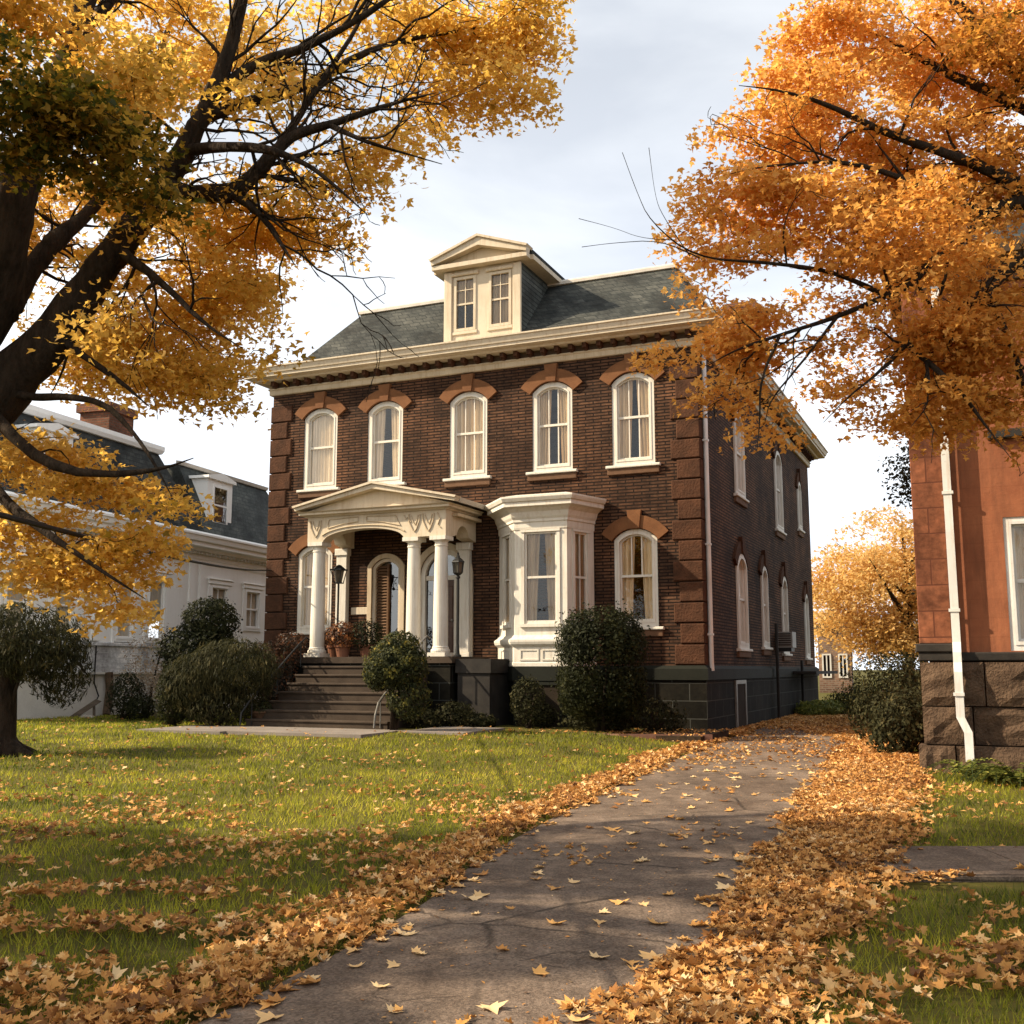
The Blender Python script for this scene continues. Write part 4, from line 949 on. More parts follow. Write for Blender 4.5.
base = (-7.4, 9.2, 0)
LTL = [
 [((-7.4, 9.2, -.1), .62), ((-7.3, 9.2, .5), .47), ((-7.0, 9.15, 1.6), .42), ((-6.3, 9.1, 2.7), .38), (at(-60, 428, 9.0), 0.286), (at(20, 375, 9.0), 0.227), (at(62, 325, 8.9), 0.181), (at(95, 276, 8.9), 0.151), (at(130, 232, 8.8), 0.126), (at(165, 183, 8.8), 0.109), (at(185, 150, 8.7), 0.092), (at(203, 115, 8.7), 0.080), (at(222, 75, 8.6), 0.067), (at(238, 20, 8.6), 0.055), (at(252, -50, 8.5), 0.038)],
 pl([(163, 188, 8.8, .09), (195, 195, 8.7, .08), (232, 193, 8.6, .073), (255, 175, 8.6, .064), (277, 148, 8.5, .052), (300, 132, 8.5, .042), (330, 125, 8.4, .034), (365, 112, 8.3, .024), (405, 100, 8.2, .014)], 0),
 pl([(196, 118, 8.7, .07), (240, 104, 8.8, .058), (285, 95, 8.9, .048), (325, 75, 9.0, .04), (365, 52, 9.1, .03), (410, 38, 9.2, .022), (480, 28, 9.3, .012)], 0),
 pl([(208, 103, 8.7, .05), (255, 62, 8.6, .044), (300, 50, 8.5, .036), (345, 28, 8.4, .028), (395, -5, 8.3, .02)], 0),
 pl([(275, 150, 8.5, .034), (296, 120, 8.6, .030), (330, 70, 8.7, .024), (362, 20, 8.8, .018), (375, -20, 8.8, .012)], 0),
 pl([(188, 150, 8.7, .05), (225, 146, 8.4, .044), (268, 148, 8.1, .034), (310, 165, 7.9, .02), (340, 190, 7.8, .012)], 0),
 pl([(232, 193, 8.6, .04), (262, 215, 8.5, .026), (285, 250, 8.4, .014)], 0),
 pl([(330, 125, 8.4, .026), (360, 140, 8.3, .018), (400, 152, 8.3, .010)], 0),
 pl([(-90, 440, 9.0, .30), (-30, 340, 8.9, .25), (3, 255, 8.8, .21), (10, 195, 8.7, .19), (30, 150, 8.7, .155), (50, 118, 8.6, .13), (75, 40, 8.5, .10), (95, -40, 8.4, .08)], 0),
 pl([(2, 312, 8.9, .13), (30, 270, 9.2, .10), (55, 240, 9.4, .085), (88, 215, 9.6, .06), (130, 160, 9.9, .045), (150, 90, 10.1, .04), (170, 20, 10.2, .03)], 0),
 pl([(68, 62, 8.6, .07), (85, 28, 8.8, .06), (108, 5, 8.9, .05), (130, -30, 9, .04)], 0),
 pl([(55, 335, 8.9, .04), (90, 360, 8.8, .03), (125, 385, 8.6, .018)], 0),
 pl([(-20, 400, 9.0, .06), (20, 445, 8.6, .05), (60, 470, 8.3, .04), (110, 475, 8.0, .028), (160, 470, 7.8, .014)], 0),
 pl([(6, 390, 8.98, .045), (30, 398, 8.85, .036), (60, 396, 8.7, .03), (103, 402, 8.4, .026), (125, 422, 8.2, .02), (150, 455, 8.0, .014)], 0),
 pl([(-40, 430, 9.0, .06), (0, 500, 8.6, .045), (50, 535, 8.3, .03), (100, 570, 8.1, .014)], 0),
 pl([(120, 250, 8.8, .05), (165, 285, 8.6, .03), (205, 325, 8.4, .014)], 0),
 [((-7.4, 9.2, 1.9), .24), ((-9.4, 8.6, 3.6), .17), ((-11.6, 7.6, 4.9), .11), ((-13.6, 7.4, 6.2), .05)],  # limbs out of view, bearing the crown added for shade
 [((-7.4, 9.1, 2.0), .2), ((-9.2, 7.0, 3.6), .14), ((-11.4, 5.2, 4.9), .08)],
 [((-7.1, 9.2, 2.0), .26), ((-8.2, 8.6, 4.0), .2), ((-9.2, 7.9, 6.2), .13), ((-10, 7.4, 8.2), .06)],
 [((-6.9, 9.1, 2.2), .22), ((-6.6, 7.6, 4.2), .16), ((-6.4, 6.0, 6.0), .10), ((-6.2, 4.6, 7.4), .05)],
 [((-6.9, 9.2, 2.4), .2), ((-7.4, 10.4, 4.6), .16), ((-7.8, 11.6, 6.8), .1), ((-8, 12, 8.6), .05)],
]
LBL = [
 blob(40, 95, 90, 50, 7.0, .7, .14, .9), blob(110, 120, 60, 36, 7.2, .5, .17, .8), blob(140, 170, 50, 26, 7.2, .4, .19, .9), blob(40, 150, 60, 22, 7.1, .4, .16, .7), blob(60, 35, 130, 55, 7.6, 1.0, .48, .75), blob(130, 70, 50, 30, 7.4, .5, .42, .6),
 blob(190, 40, 120, 60, 9.0, 1.0, .60, .75), blob(300, 30, 100, 50, 9.2, 1.0, .58, .38), blob(400, 20, 80, 40, 8.8, .8, .55, .8),
 blob(490, 40, 70, 62, 8.8, .7, .52, 1.25), blob(440, 85, 60, 26, 8.6, .6, .50, .9), blob(505, 92, 42, 20, 8.6, .4, .50, 1.0), blob(535, 10, 22, 30, 8.8, .4, .55, .6),
 blob(350, 130, 90, 50, 8.5, .8, .55, .22), blob(250, 110, 60, 40, 8.0, .5, .55, .2), blob(110, 300, 60, 60, 7.6, .4, .6, .12), blob(385, 152, 50, 22, 8.2, .5, .52, .75), blob(350, 185, 32, 28, 7.9, .4, .50, .8), blob(420, 112, 25, 16, 8.4, .3, .52, .6),
 blob(270, 215, 90, 42, 8.5, .9, .56, .95), blob(230, 250, 70, 50, 8.7, 1.0, .56, .9), blob(180, 300, 100, 70, 8.9, 1.0, .58, 1.1), blob(248, 295, 28, 28, 8.4, .5, .52, .8), blob(330, 222, 45, 14, 8.3, .3, .50, .8),
 blob(100, 330, 90, 60, 9.4, .8, .60, .9), blob(172, 365, 62, 42, 8.6, .7, .54, 1.3), blob(212, 405, 24, 22, 8.3, .35, .50, 1.0), blob(262, 358, 22, 7, 8.3, .25, .5, .55),
 blob(30, 200, 60, 80, 9.4, .8, .62, .8), blob(120, 200, 80, 50, 9.6, .6, .66, .7), blob(140, 90, 70, 50, 9.9, .7, .66, .6),
 blob(30, 465, 70, 36, 8.5, .7, .60, .9), blob(125, 475, 62, 22, 8.2, .5, .54, 1.1), blob(178, 500, 28, 16, 7.9, .3, .50, .9), blob(30, 525, 70, 30, 8.3, .6, .60, .9),
 blob(120, 545, 45, 32, 8.0, .5, .50, 1.2), blob(60, 570, 70, 26, 8.2, .5, .66, .9), blob(105, 600, 32, 22, 8.0, .35, .72, 1.1), blob(10, 560, 30, 35, 8.4, .5, .66, .7), blob(30, 425, 40, 18, 8.9, .5, .62, .5),
 ((-8.6, 7.6, 7.2), (3.4, 3.2, 2.1), 120, .58, 2.2), ((-6.2, 5.2, 7.2), (2.6, 2.4, 1.2), 150, .56, 2.2), ((-8.6, 10.2, 7.6), (2.6, 1.6, 1.8), 50, .58, 2.0), ((-6, 9, 8.9), (3.2, 3, 1.0), 40, .62, 1.6),  # crown beyond the frame, shaped to cast shade on the foreground
 ((-12.2, 8.0, 5.6), (1.8, 3.0, 1.8), 150, .58, 2.0), ((-12.6, 5.0, 6.2), (2.2, 2.6, 2.0), 150, .58, 2.0), ((-14.2, 8.5, 7.2), (2.0, 3.0, 1.6), 150, .58, 2.0), ((-10.2, 4.2, 5.0), (1.8, 2.4, 1.6), 150, .58, 2.0), ((-12, 9.6, 7.0), (2.4, 1.2, 1.6), 40, .58, 2.0),  # unseen outer crown, added to shade the near lawn and driveway
]
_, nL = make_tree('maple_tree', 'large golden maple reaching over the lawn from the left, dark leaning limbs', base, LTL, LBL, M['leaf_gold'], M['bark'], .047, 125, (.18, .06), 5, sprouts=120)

base = (8.4, 10.6, 0)
RTL = [
 [((8.4, 10.6, -.1), .5), ((8.3, 10.6, .6), .38), ((8.0, 10.5, 2.4), .33), ((7.5, 10.4, 3.9), .28), ((7.0, 10.3, 5.0), .2), (at(1100, 150, 10.2), 0.111), (at(1000, 60, 10.1), 0.074), (at(940, -20, 10), 0.044)],
 [((7.6, 10.4, 3.6), .2), (at(1110, 225, 10.2), 0.111), (at(1060, 240, 10.1), 0.089), (at(1030, 256, 10.0), 0.078), (at(1008, 268, 9.9), 0.067), (at(985, 292, 9.8), 0.056), (at(958, 312, 9.75), 0.046), (at(938, 334, 9.7), 0.037), (at(908, 340, 9.6), 0.027), (at(885, 368, 9.5), 0.018), (at(850, 395, 9.4), 0.007)],
 [((7.3, 10.3, 4.4), .16), (at(1040, 192, 10.1), 0.089), (at(985, 214, 10.0), 0.059), (at(962, 240, 9.95), 0.050), (at(940, 252, 9.9), 0.043), (at(912, 284, 9.85), 0.036), (at(890, 294, 9.8), 0.030), (at(840, 316, 9.7), 0.021), (at(780, 335, 9.6), 0.019), (at(735, 350, 9.5), 0.009)],
 pl([(1040, 192, 10.1, 0.0720), (960, 158, 9.9, 0.0480), (890, 135, 9.7, 0.0360), (830, 105, 9.6, 0.0240), (780, 90, 9.5, 0.0112)], 0),
 pl([(985, 214, 10, 0.0480), (920, 185, 9.8, 0.0320), (850, 160, 9.6, 0.0208), (770, 165, 9.5, 0.0096)], 0),
 pl([(890, 297, 9.8, 0.0288), (830, 270, 9.6, 0.0208), (760, 262, 9.4, 0.0144), (695, 258, 9.2, 0.0080), (650, 222, 9.1, 0.0048), (636, 190, 9.1, 0.0024)], 0),
 pl([(700, 258, 9.2, 0.0064), (660, 240, 9.1, 0.0040), (612, 243, 9.0, 0.0024)], 0), pl([(690, 256, 9.2, 0.0048), (662, 215, 9.1, 0.0032), (655, 196, 9.1, 0.0016)], 0), pl([(672, 240, 9.1, 0.0040), (640, 238, 9.1, 0.0024), (615, 228, 9.05, 0.0016)], 0),
 pl([(905, 342, 9.6, 0.0320), (960, 390, 9.4, 0.0240), (985, 425, 9.3, 0.0096)], 0), pl([(985, 286, 9.8, 0.0400), (1010, 340, 9.6, 0.0320), (1030, 400, 9.5, 0.0160)], 0),
 pl([(780, 335, 9.6, 0.0160), (760, 380, 9.3, 0.0112), (760, 420, 9.2, 0.0064)], 0), pl([(840, 313, 9.7, 0.0176), (800, 365, 9.5, 0.0112), (770, 400, 9.4, 0.0064)], 0),
 pl([(1100, 150, 10.2, 0.0960), (1010, 100, 10.4, 0.0640), (940, 70, 10.5, 0.0400), (870, 30, 10.5, 0.0240)], 0),
 [((7.6, 10.4, 4.2), .2), ((9, 9.6, 6.2), .14), ((10, 8.6, 8), .08)], [((7.6, 10.4, 4.4), .18), ((8, 12, 6.6), .12), ((8.2, 13, 8.6), .06)],
]
RBL = [
 blob(850, 40, 90, 45, 9.8, .9, .60, 1.1), blob(790, 30, 42, 20, 9.6, .4, .58, 1.0), blob(770, 90, 34, 18, 9.5, .4, .58, .7), blob(960, 50, 90, 70, 9.9, .9, .56, 1.1), blob(1000, 40, 50, 50, 8.9, .5, .32, .9), blob(830, 110, 80, 50, 9.6, .9, .58, 1.2),
 blob(765, 140, 60, 32, 9.4, .6, .52, 1.1), blob(900, 160, 110, 55, 9.7, 1.0, .54, 1.2), blob(990, 170, 70, 80, 9.9, 1.0, .50, 1.1), blob(740, 200, 62, 45, 9.3, .7, .52, 1.15),
 blob(820, 220, 90, 45, 9.5, .9, .52, 1.1), blob(725, 255, 48, 24, 9.2, .5, .54, .8), blob(930, 240, 80, 50, 9.7, .9, .54, 1.1), blob(1000, 290, 50, 50, 9.8, .8, .48, .9), blob(860, 280, 70, 22, 9.5, .6, .56, .8),
 blob(692, 183, 20, 12, 9.2, .25, .54, .7), blob(685, 235, 22, 22, 9.2, .3, .55, .5),
 blob(685, 287, 28, 11, 9.0, .25, .58, .9), blob(672, 345, 26, 18, 9.0, .3, .55, .55), blob(715, 330, 35, 30, 9.1, .4, .54, .6), blob(748, 350, 26, 58, 9.2, .35, .50, 1.1), blob(715, 392, 40, 16, 9.1, .3, .52, .8), blob(762, 425, 26, 22, 9.1, .3, .50, 1.1),
 blob(785, 330, 50, 34, 9.4, .5, .52, .40), blob(850, 340, 60, 40, 9.5, .7, .50, .34), blob(840, 400, 60, 40, 9.4, .6, .50, .36), blob(900, 330, 50, 36, 9.6, .6, .50, .7),
 blob(960, 320, 60, 40, 9.0, .5, .48, .8), blob(880, 230, 120, 80, 8.5, .5, .54, .42), blob(925, 335, 42, 45, 8.9, .35, .5, 1.0), blob(930, 400, 36, 34, 8.8, .3, .48, .9), blob(930, 370, 50, 42, 9.5, .6, .48, .95), blob(985, 370, 45, 45, 9.4, .6, .46, 1.0), blob(940, 420, 45, 26, 9.3, .5, .48, 1.0), blob(1010, 420, 28, 24, 9.3, .4, .46, .5), blob(880, 420, 28, 20, 9.4, .3, .48, .5), blob(1005, 345, 40, 45, 9.0, .5, .46, 1.0), blob(1000, 400, 30, 28, 8.9, .4, .46, 1.0),
 ((8.4, 10.2, 7.6), (2.6, 2.6, 1.8), 80, .55, 2.0), ((9.6, 9.2, 6.4), (2.2, 2.4, 1.6), 50, .52, 2.0), ((6.5, 10.8, 8.4), (2.6, 2, .8), 50, .58, 2.0),
]
_, nR = make_tree('maple_tree', 'bright orange maple hanging over the driveway from the right', base, RTL, RBL, M['leaf_orange'], M['bark'], .047, 125, (.17, .06), 9, sprouts=60)

# trees behind the alley
def far_tree(label, x, y, h, blobs, leafm, seed, barkm, tone=.5):
    rng = np.random.default_rng(seed); limbs = [[((x, y, -.1), h * .030), ((x + .1, y, h * .2), h * .022), ((x + .2, y, h * .45), h * .016), ((x, y, h * .85), .03)]]
    for k in range(7):
        a = k * 2.4 + seed; z = h * (.2 + .06 * k); r = h * .32
        limbs.append([((x + .1, y, z), h * .013), ((x + math.cos(a) * r * .5, y + math.sin(a) * r * .5, z + h * .13), h * .008), ((x + math.cos(a) * r, y + math.sin(a) * r, z + h * .26), .02)])
    return make_tree('orange_tree', label, (x, y, 0), limbs, blobs, leafm, barkm, .15, 120, (.75, .28), seed, 'trees behind the alley', barkname='trunk', n1=8)
far_tree('bright golden orange tree filling the gap at the end of the alley', 20.6, 57, 11.0, [((19.6, 57, 7.0), (3.6, 2.8, 3.7), 66, .55, 1.3), ((22.0, 57, 6.2), (2.9, 2.6, 3.3), 44, .5, 1.3), ((17.2, 57.4, 5.6), (2.2, 2.2, 3.0), 28, .6, 1.2), ((20, 57, 3.6), (3.4, 2.2, 1.5), 44, .5, 1.2)], M['leaf_far'], 3, M['bark'])
far_tree('paler yellow tree standing farther off behind the alley', 28.5, 76, 13, [((28, 76, 7.4), (6, 4, 4.8), 110, .8, 1.5), ((22, 78, 5.2), (4.2, 3, 3.4), 60, .85, 1.3), ((33, 75, 5.2), (4, 4, 4), 50, .7, 1.3)], M['leaf_far'], 4, M['bark_grey'])
x, y = 12.6, 32.0
make_tree('cedar_tree', 'dark drooping evergreen top showing beside the red building', (x + 1.6, y, 0), [[((x + 1.6, y, 0), .3), ((x + 1.5, y, 5), .22), ((x + 1.4, y, 9.5), .05)]],
          [((x - .3, y, 7.8), (.9, 1, 1.0), 34, .45, 1.0), ((x + 1.6, y, 8.0), (1.6, 1.6, 2.6), 60, .45, 1.0), ((x + 1.4, y, 5), (1.8, 1.8, 2), 50, .4, 1)], M['leaf_pine'], M['bark_grey'], .13, 90, (.32, .3), 8, sag=.02, tpl=OVAL, tri=OVAL_T, n1=8)

# ------------------------------------------------------------------ shrubs
def shrub(name, label, x, y, parts, leafm, n, ls, seed, group=None, stem=None, weep=0., tone=.5, z0=None, cat='shrub', spread=.10):
    """parts: ellipsoid lobes (dx, dy, z, rx, ry, rz, weight, power)"""
    rng = np.random.default_rng(seed); zb = float(gh(x, y)) if z0 is None else z0
    root = thing(name, label, cat, (x, y, zb), 0, group)
    ws_ = np.array([p[6] for p in parts], float); ws_ /= ws_.sum(); PP, NN, FF, TT = [], [], [], []
    for p, w in zip(parts, ws_):
        m = int(n * w); d = rng.normal(0, 1, (m, 3)); d /= np.linalg.norm(d, axis=1, keepdims=True)
        pw = p[7] if len(p) > 7 else 1.0
        e = np.sign(d) * np.abs(d) ** pw
        e /= np.maximum(1e-6, (np.abs(e) ** (2 / pw)).sum(1, keepdims=True) ** (pw / 2))
        # lumpy surface
        k1 = np.sin(d[:, 0] * 7 + seed) * np.sin(d[:, 1] * 6 + 2 * seed) * np.sin(d[:, 2] * 7) ; k2 = np.sin(d[:, 0] * 17) * np.sin(d[:, 2] * 15 + 1) * np.sin(d[:, 1] * 16)
        rad = 1 + spread * k1 + .6 * spread * k2 - np.abs(rng.normal(0, .11, m)) - (rng.random(m) < .25) * rng.random(m) * .4 + (rng.random(m) < .09) * rng.random(m) * .20
        pos = e * rad[:, None] * np.array(p[3:6]) + np.array(p[0:3]); pos[:, 2] = np.maximum(pos[:, 2], .02)
        PP.append(pos); NN.append(d + rng.normal(0, .45, (m, 3)))
        f = rng.normal(0, 1, (m, 3)) * (1 - weep) + np.array([0, 0, -1.6]) * weep + d * .5 * weep; FF.append(f)
        TT.append(np.clip(tone + .35 * (k1) + rng.normal(0, .18, m), 0, 1))
    PP, NN, FF, TT = map(np.concatenate, (PP, NN, FF, TT))
    tpl = OVAL.copy(); 
    if weep > .4: tpl = tpl * np.array([.55, 1.5, 1])
    V, T, tn = leaves(PP, NN, FF, ls * rng.uniform(.65, 1.35, len(PP)), TT, tpl, OVAL_T)
    npmesh('foliage', V, T, leafm, root, tn)
    sm = MB()
    for k in range(stem or 4):
        a = k * 2.1 + seed; p = parts[k % len(parts)]
        sm.tube([(.06 * math.cos(a), .06 * math.sin(a), -.05), (p[0] * .5 + .12 * math.cos(a), p[1] * .5 + .12 * math.sin(a), p[2] * .55), (p[0] + p[3] * .4 * math.cos(a), p[1] + p[4] * .4 * math.sin(a), p[2] + p[5] * .3)], [.05, .035, .012], 6)
    sm.build('stem', M['bark'], root, smooth=True)
    return root
def W(px, py_g, y):  # ground position in that direction
    return (px - 512) / F * y, y
x, y = 2.03, 25.0
shrub('boxwood', 'big dense dark boxwood clipped square-round in front of the lower right window', x, y, [(0, 0, 1.56, 1.03, .9, 1.30, 1, .66), (0, 0, 1.5, .85, .75, 1.1, .5, .66)], M['leaf_box'], 26000, .075, 1, spread=.07, tone=.42, z0=.12)
x, y = -2.62, 24.4
shrub('round_shrub', 'round shrub with yellowish top right of the front steps', x, y, [(.05, 0, 1.42, .70, .65, .52, 3, .9), (.12, 0, 1.85, .45, .45, .34, 1), (-.34, .1, 1.22, .36, .36, .36, 1), (.32, 0, .72, .5, .5, .5, 1.2), (0, 0, 1.4, .5, .5, .4, 1)], M['leaf_mixed'], 15000, .070, 2, tone=.38, spread=.10)
x, y = -7.2, 26.6
shrub('weeping_shrub', 'large weeping evergreen shrub left of the front steps', x, y, [(.4, 0, 1.35, 1.15, .9, .75, 3), (-.45, -.1, 1.0, .75, .7, .75, 2), (.85, .1, .95, .5, .6, .85, 1.2), (.2, -.3, .5, .8, .5, .5, 1)], M['leaf_weep'], 16000, .085, 3, weep=.75, tone=.5, spread=.16)
x, y = -8.0, 28.4
shrub('conifer_shrub', 'dark rounded conifer behind the weeping shrub, two stacked lobes', x, y, [(.15, 0, 2.62, .72, .7, .6, 1.4), (-.12, 0, 1.8, 1.05, .95, .8, 2.4), (0, 0, .8, 1.0, .9, .8, 1.5)], M['leaf_conifer'], 15000, .085, 4, tone=.45, spread=.14)
x, y = -8.15, 26.5
shrub('upright_shrub', 'small upright dark shrub at the left foot of the weeping evergreen', x, y, [(0, 0, .75, .42, .4, .75, 1)], M['leaf_box'], 3500, .07, 5, tone=.5)
x, y = -10.3, 31.0
shrub('dry_shrub', 'pale beige half bare shrub against the white house', x, y, [(.1, 0, 1.7, .75, .5, .95, 1.2), (-.3, 0, 1.0, .6, .5, .5, .5), (.35, 0, .8, .38, .4, .8, 1)], M['leaf_pale'], 2600, .07, 6, stem=9, tone=.5, spread=.22)
x, y = -10.75, 30.4
shrub('low_shrub', 'low dark green shrub under the pale dry one', x, y, [(.1, 0, .65, .52, .5, .65, 1), (.6, -.2, .35, .4, .4, .35, .5)], M['leaf_conifer'], 3500, .07, 7, tone=.5)
x, y = W(48, 0, 32)
shrub('tiny_shrub', 'tiny dark round shrub at the foot of the white house wall', x, y, [(0, 0, .25, .42, .35, .28, 1)], M['leaf_box'], 900, .07, 17, tone=.5)
x, y = hw(-3.85, -1.75)
shrub('basement_shrub', 'small dark shrub in front of the bay window basement opening', x, y, [(0, 0, .62, .42, .4, .6, 1), (.35, 0, .3, .35, .3, .3, .5)], M['leaf_weep'], 2600, .07, 8, tone=.35)
for k, (lx, ly, w, h, lb) in enumerate([(-1.0, -1.35, .85, .75, 'scraggly dark ground shrub near the right house corner'), (-2.0, -1.9, .8, .4, 'low dark shrub at the foot of the big boxwood'), (-4.9, -2.3, .42, .3, 'low leafy plant beside the low black wall'), (-5.4, -2.5, .5, .55, 'grey green bush below the porch lamp post'), (-5.9, -3.2, .42, .42, 'dark leafy bush at the right foot of the steps')]):
    x, y = hw(lx, ly); shrub('bed_shrub', lb, x, y, [(0, 0, h * .5, w, w * .7, h * .6, 1), (w * .5, .1, h * .3, w * .5, w * .5, h * .4, .5)], M['leaf_weep'], 2200, .07, 20 + k, 'shrubs in the house planting', weep=.3, tone=.35, spread=.25)
x, y = hw(-10.55, -2.5)
shrub('flower_bush', 'rust and dark green bush rising left of the stair top', x, y, [(0, 0, 1.55, .62, .5, .55, 1), (.35, .1, 2.0, .4, .35, .32, .6), (-.55, .1, 1.7, .42, .4, .35, .6), (0, 0, .8, .6, .5, .7, .8)], M['leaf_rust'], 4200, .07, 9, tone=.25, spread=.2)
# potted plants on the porch
for k, (lx, ly, s, lb) in enumerate([(-9.15, -1.55, .42, 'rust coloured potted mums at the top of the steps'), (-8.55, -1.35, .46, 'dark bushy potted plant beside the rust mums on the porch'), (-9.75, -1.0, .34, 'small dark potted plant behind the left porch column')]):
    x, y = hw(lx, ly); o = shrub('potted_plant', lb, x, y, [(0, 0, .55, s, s, s * .9, 1)], M['leaf_rust'] if k != 1 else M['leaf_box'], 1300, .065, 30 + k, 'pots on the porch', tone=.55 if k == 0 else .3, z0=1.9, cat='potted plant')
    MB().lathe(0, 0, [(.15, 0.002), (.2, .26), (.225, .26), (.225, .32), (.19, .32), (.18, .27)], 16).build('pot', M['terracotta'], o, smooth=False)
# shrubs and ferns by the red building and along the alley
for k, (px, yy_, w, h, lb, mt) in enumerate([(905, 20.6, .75, 1.15, 'dark shrub hugging the left corner of the red building', 'leaf_weep'), (893, 24.5, 1.0, 1.7, 'large dark green shrub on the right side of the alley', 'leaf_weep'), (885, 30.0, 1.2, 1.9, 'olive shrub under the orange tree in the alley', 'leaf_mixed'), (852, 38, 1.0, .9, 'low yellowish shrub at the far end of the alley', 'leaf_mixed'), (815, 37.5, .8, .5, 'low green clump at the far foot of the brick house side wall', 'leaf_green')]):
    x, y = W(px, 0, yy_); shrub('alley_shrub', lb, x, y, [(0, 0, h * .55, w, w * .8, h * .55, 1.6), (-w * .5, -.1, h * .3, w * .6, w * .6, h * .38, .8), (w * .5, .2, h * .6, w * .7, w * .6, h * .5, .8)], M[mt], 4800, .085, 40 + k, 'shrubs along the alley', weep=.35, tone=.42 if mt != 'leaf_green' else .6, spread=.22)
def fern(label, x, y, n, ln, seed, leafm='leaf_green'):
    rng = np.random.default_rng(seed); root = thing('fern', label, 'fern', (x, y, float(gh(x, y))), 0, 'ferns by the red building'); PP, NN, FF, TT, SS = [], [], [], [], []
    st = MB()
    for k in range(n):
        a = rng.uniform(0, 6.28); l_ = ln * rng.uniform(.6, 1.2); d = np.array([math.cos(a), math.sin(a), 0]); up_ = rng.uniform(.7, 1.3); pts = []
        for q in range(14):
            t = q / 13; p = d * l_ * t * .9 + np.array([0, 0, l_ * (up_ * t - .95 * up_ * t * t) + .02]); pts.append(p)
            if q > 1:
                for s_ in (-1, 1):
                    PP.append(p + np.cross(d, [0, 0, 1]) * s_ * .05 * (1.2 - t)); FF.append(np.cross(d, [0, 0, 1]) * s_ + d * .5 + [0, 0, -.2]); NN.append(np.array([0, 0, 1]) + rng.normal(0, .25, 3)); TT.append(rng.uniform(.3, 1)); SS.append(.13 * (1.15 - t))
        st.tube(pts, [.006] * 14, 4, False)
    V, T, tn = leaves(np.array(PP), np.array(NN), np.array(FF, float), np.array(SS), np.array(TT), OVAL, OVAL_T)
    npmesh('frond', V, T, M[leafm], root, tn); st.build('stalk', M[leafm], root)
for k, (px, yy_, ln, lb) in enumerate([(962, 16.2, .75, 'spreading green fern left of the white downspout foot'), (1010, 15.4, .95, 'tallest green fern at the right end of the stone base'), (985, 15.7, .55, 'small fern between the two larger ones')]):
    x, y = W(px, 0, yy_); fern(lb, x, y, 26, ln, 50 + k)
# small weeping tree on the left lawn
x, y = -9.05, 19.6
wt = shrub('weeping_tree', 'small dark weeping tree with a thick flared trunk at the left lawn edge', x, y, [(.25, 0, 2.05, 1.15, 1.0, .62, 3), (-.6, 0, 2.1, 1.0, .9, .55, 2), (1.0, 0, 1.55, .5, .6, .68, 1.6), (.6, -.5, 1.75, .6, .5, .5, 1)], M['leaf_weep'], 11000, .085, 12, stem=1, weep=.6, tone=.42, spread=.2, cat='tree')
tk = MB()
tk.tube([(-.05, 0, -.1), (-.05, 0, .08), (-.03, 0, .35), (.02, 0, .9), (.0, 0, 1.5), (.1, 0, 2.1)], [.60, .44, .28, .21, .2, .09], 14)
for k, (dx, dy, dz) in enumerate([(.8, 0, 2.3), (-.8, .1, 2.4), (.4, -.6, 2.2), (-.3, .6, 2.3), (1.1, .1, 1.9)]): tk.tube([(.0, 0, 1.3), (dx * .5, dy * .5, dz - .2), (dx, dy, dz - .1), (dx * 1.3, dy * 1.3, dz - .5)], [.12, .07, .04, .012], 8)
for k in range(5): a = k * 1.3 - .3; tk.tube([(0, 0, .25), (.4 * math.cos(a), .4 * math.sin(a), .06), (.85 * math.cos(a), .85 * math.sin(a), -.06)], [.2, .13, .05], 8)
tk.build('trunk', M['bark'], wt, smooth=True)

# odds and ends by the white house
x, y = W(78, 0, 31.8)
o = thing('leaning_plank', 'weathered plank propped on the ground by the white house wall', 'plank', (x, y, .05), R(8))
m_ = MB(); m_.add([(-.28, -.11, 0), (-.04, -.11, 0), (.85, -.11, .62), (.68, -.11, .68), (-.28, -.04, 0), (-.04, -.04, 0), (.85, -.04, .62), (.68, -.04, .68)], [(0, 1, 2, 3), (7, 6, 5, 4), (0, 4, 5, 1), (1, 5, 6, 2), (2, 6, 7, 3), (3, 7, 4, 0)])
m_.build('board', M['plank'], o); MB().tube([(.66, .0, -.02), (.62, .0, .56)], .04, 6).build('prop', M['plank'], o)
rr = random.Random(3)
for k, (dx, dy, s, lb) in enumerate([(.55, -.2, .26, 'pale rock right of the leaning plank'), (-.55, .0, .2, 'pale rock left of the leaning plank'), (.95, .1, .18, 'smallest pale rock by the white house, farthest right of the plank')]):
    m_ = MB(); n = 10
    prof = [(.01, 0), (s * .95, .01), (s, s * .4), (s * .75, s * .8), (s * .3, s), (.01, s * 1.02)]; m_.lathe(0, 0, prof, n)
    m_.v = [(a * (1 + rr.uniform(-.18, .18)), b * (1 + rr.uniform(-.18, .18)), c * (1 + rr.uniform(-.1, .1))) for a, b, c in m_.v]
    tag(m_.build('rock', M['pale_rock'], None, (x + dx, y + dy, .03)), lb, 'rock', 'rocks by the white house')
x, y = hw(-9.95, -3.9)
o = thing('planter', 'small stone planter with trailing plant at the left foot of the steps', 'planter', (x, y, .15), HA)
MB().lathe(0, 0, [(.16, .0), (.17, .06), (.12, .10), (.14, .2), (.24, .38), (.27, .4), (.27, .45), (.2, .45), (.18, .4)], 16).build('urn', M['sill'], o)
rng = np.random.default_rng(5); n = 500; d = rng.normal(0, 1, (n, 3)); d /= np.linalg.norm(d, axis=1, keepdims=True)
V, T, tn = leaves(d * np.array([.28, .28, .2]) + [0, 0, .5], d + [0, 0, .5], rng.normal(0, 1, (n, 3)), .06, rng.random(n) * .6, OVAL, OVAL_T); npmesh('foliage', V, T, M['leaf_mixed'], o, tn)
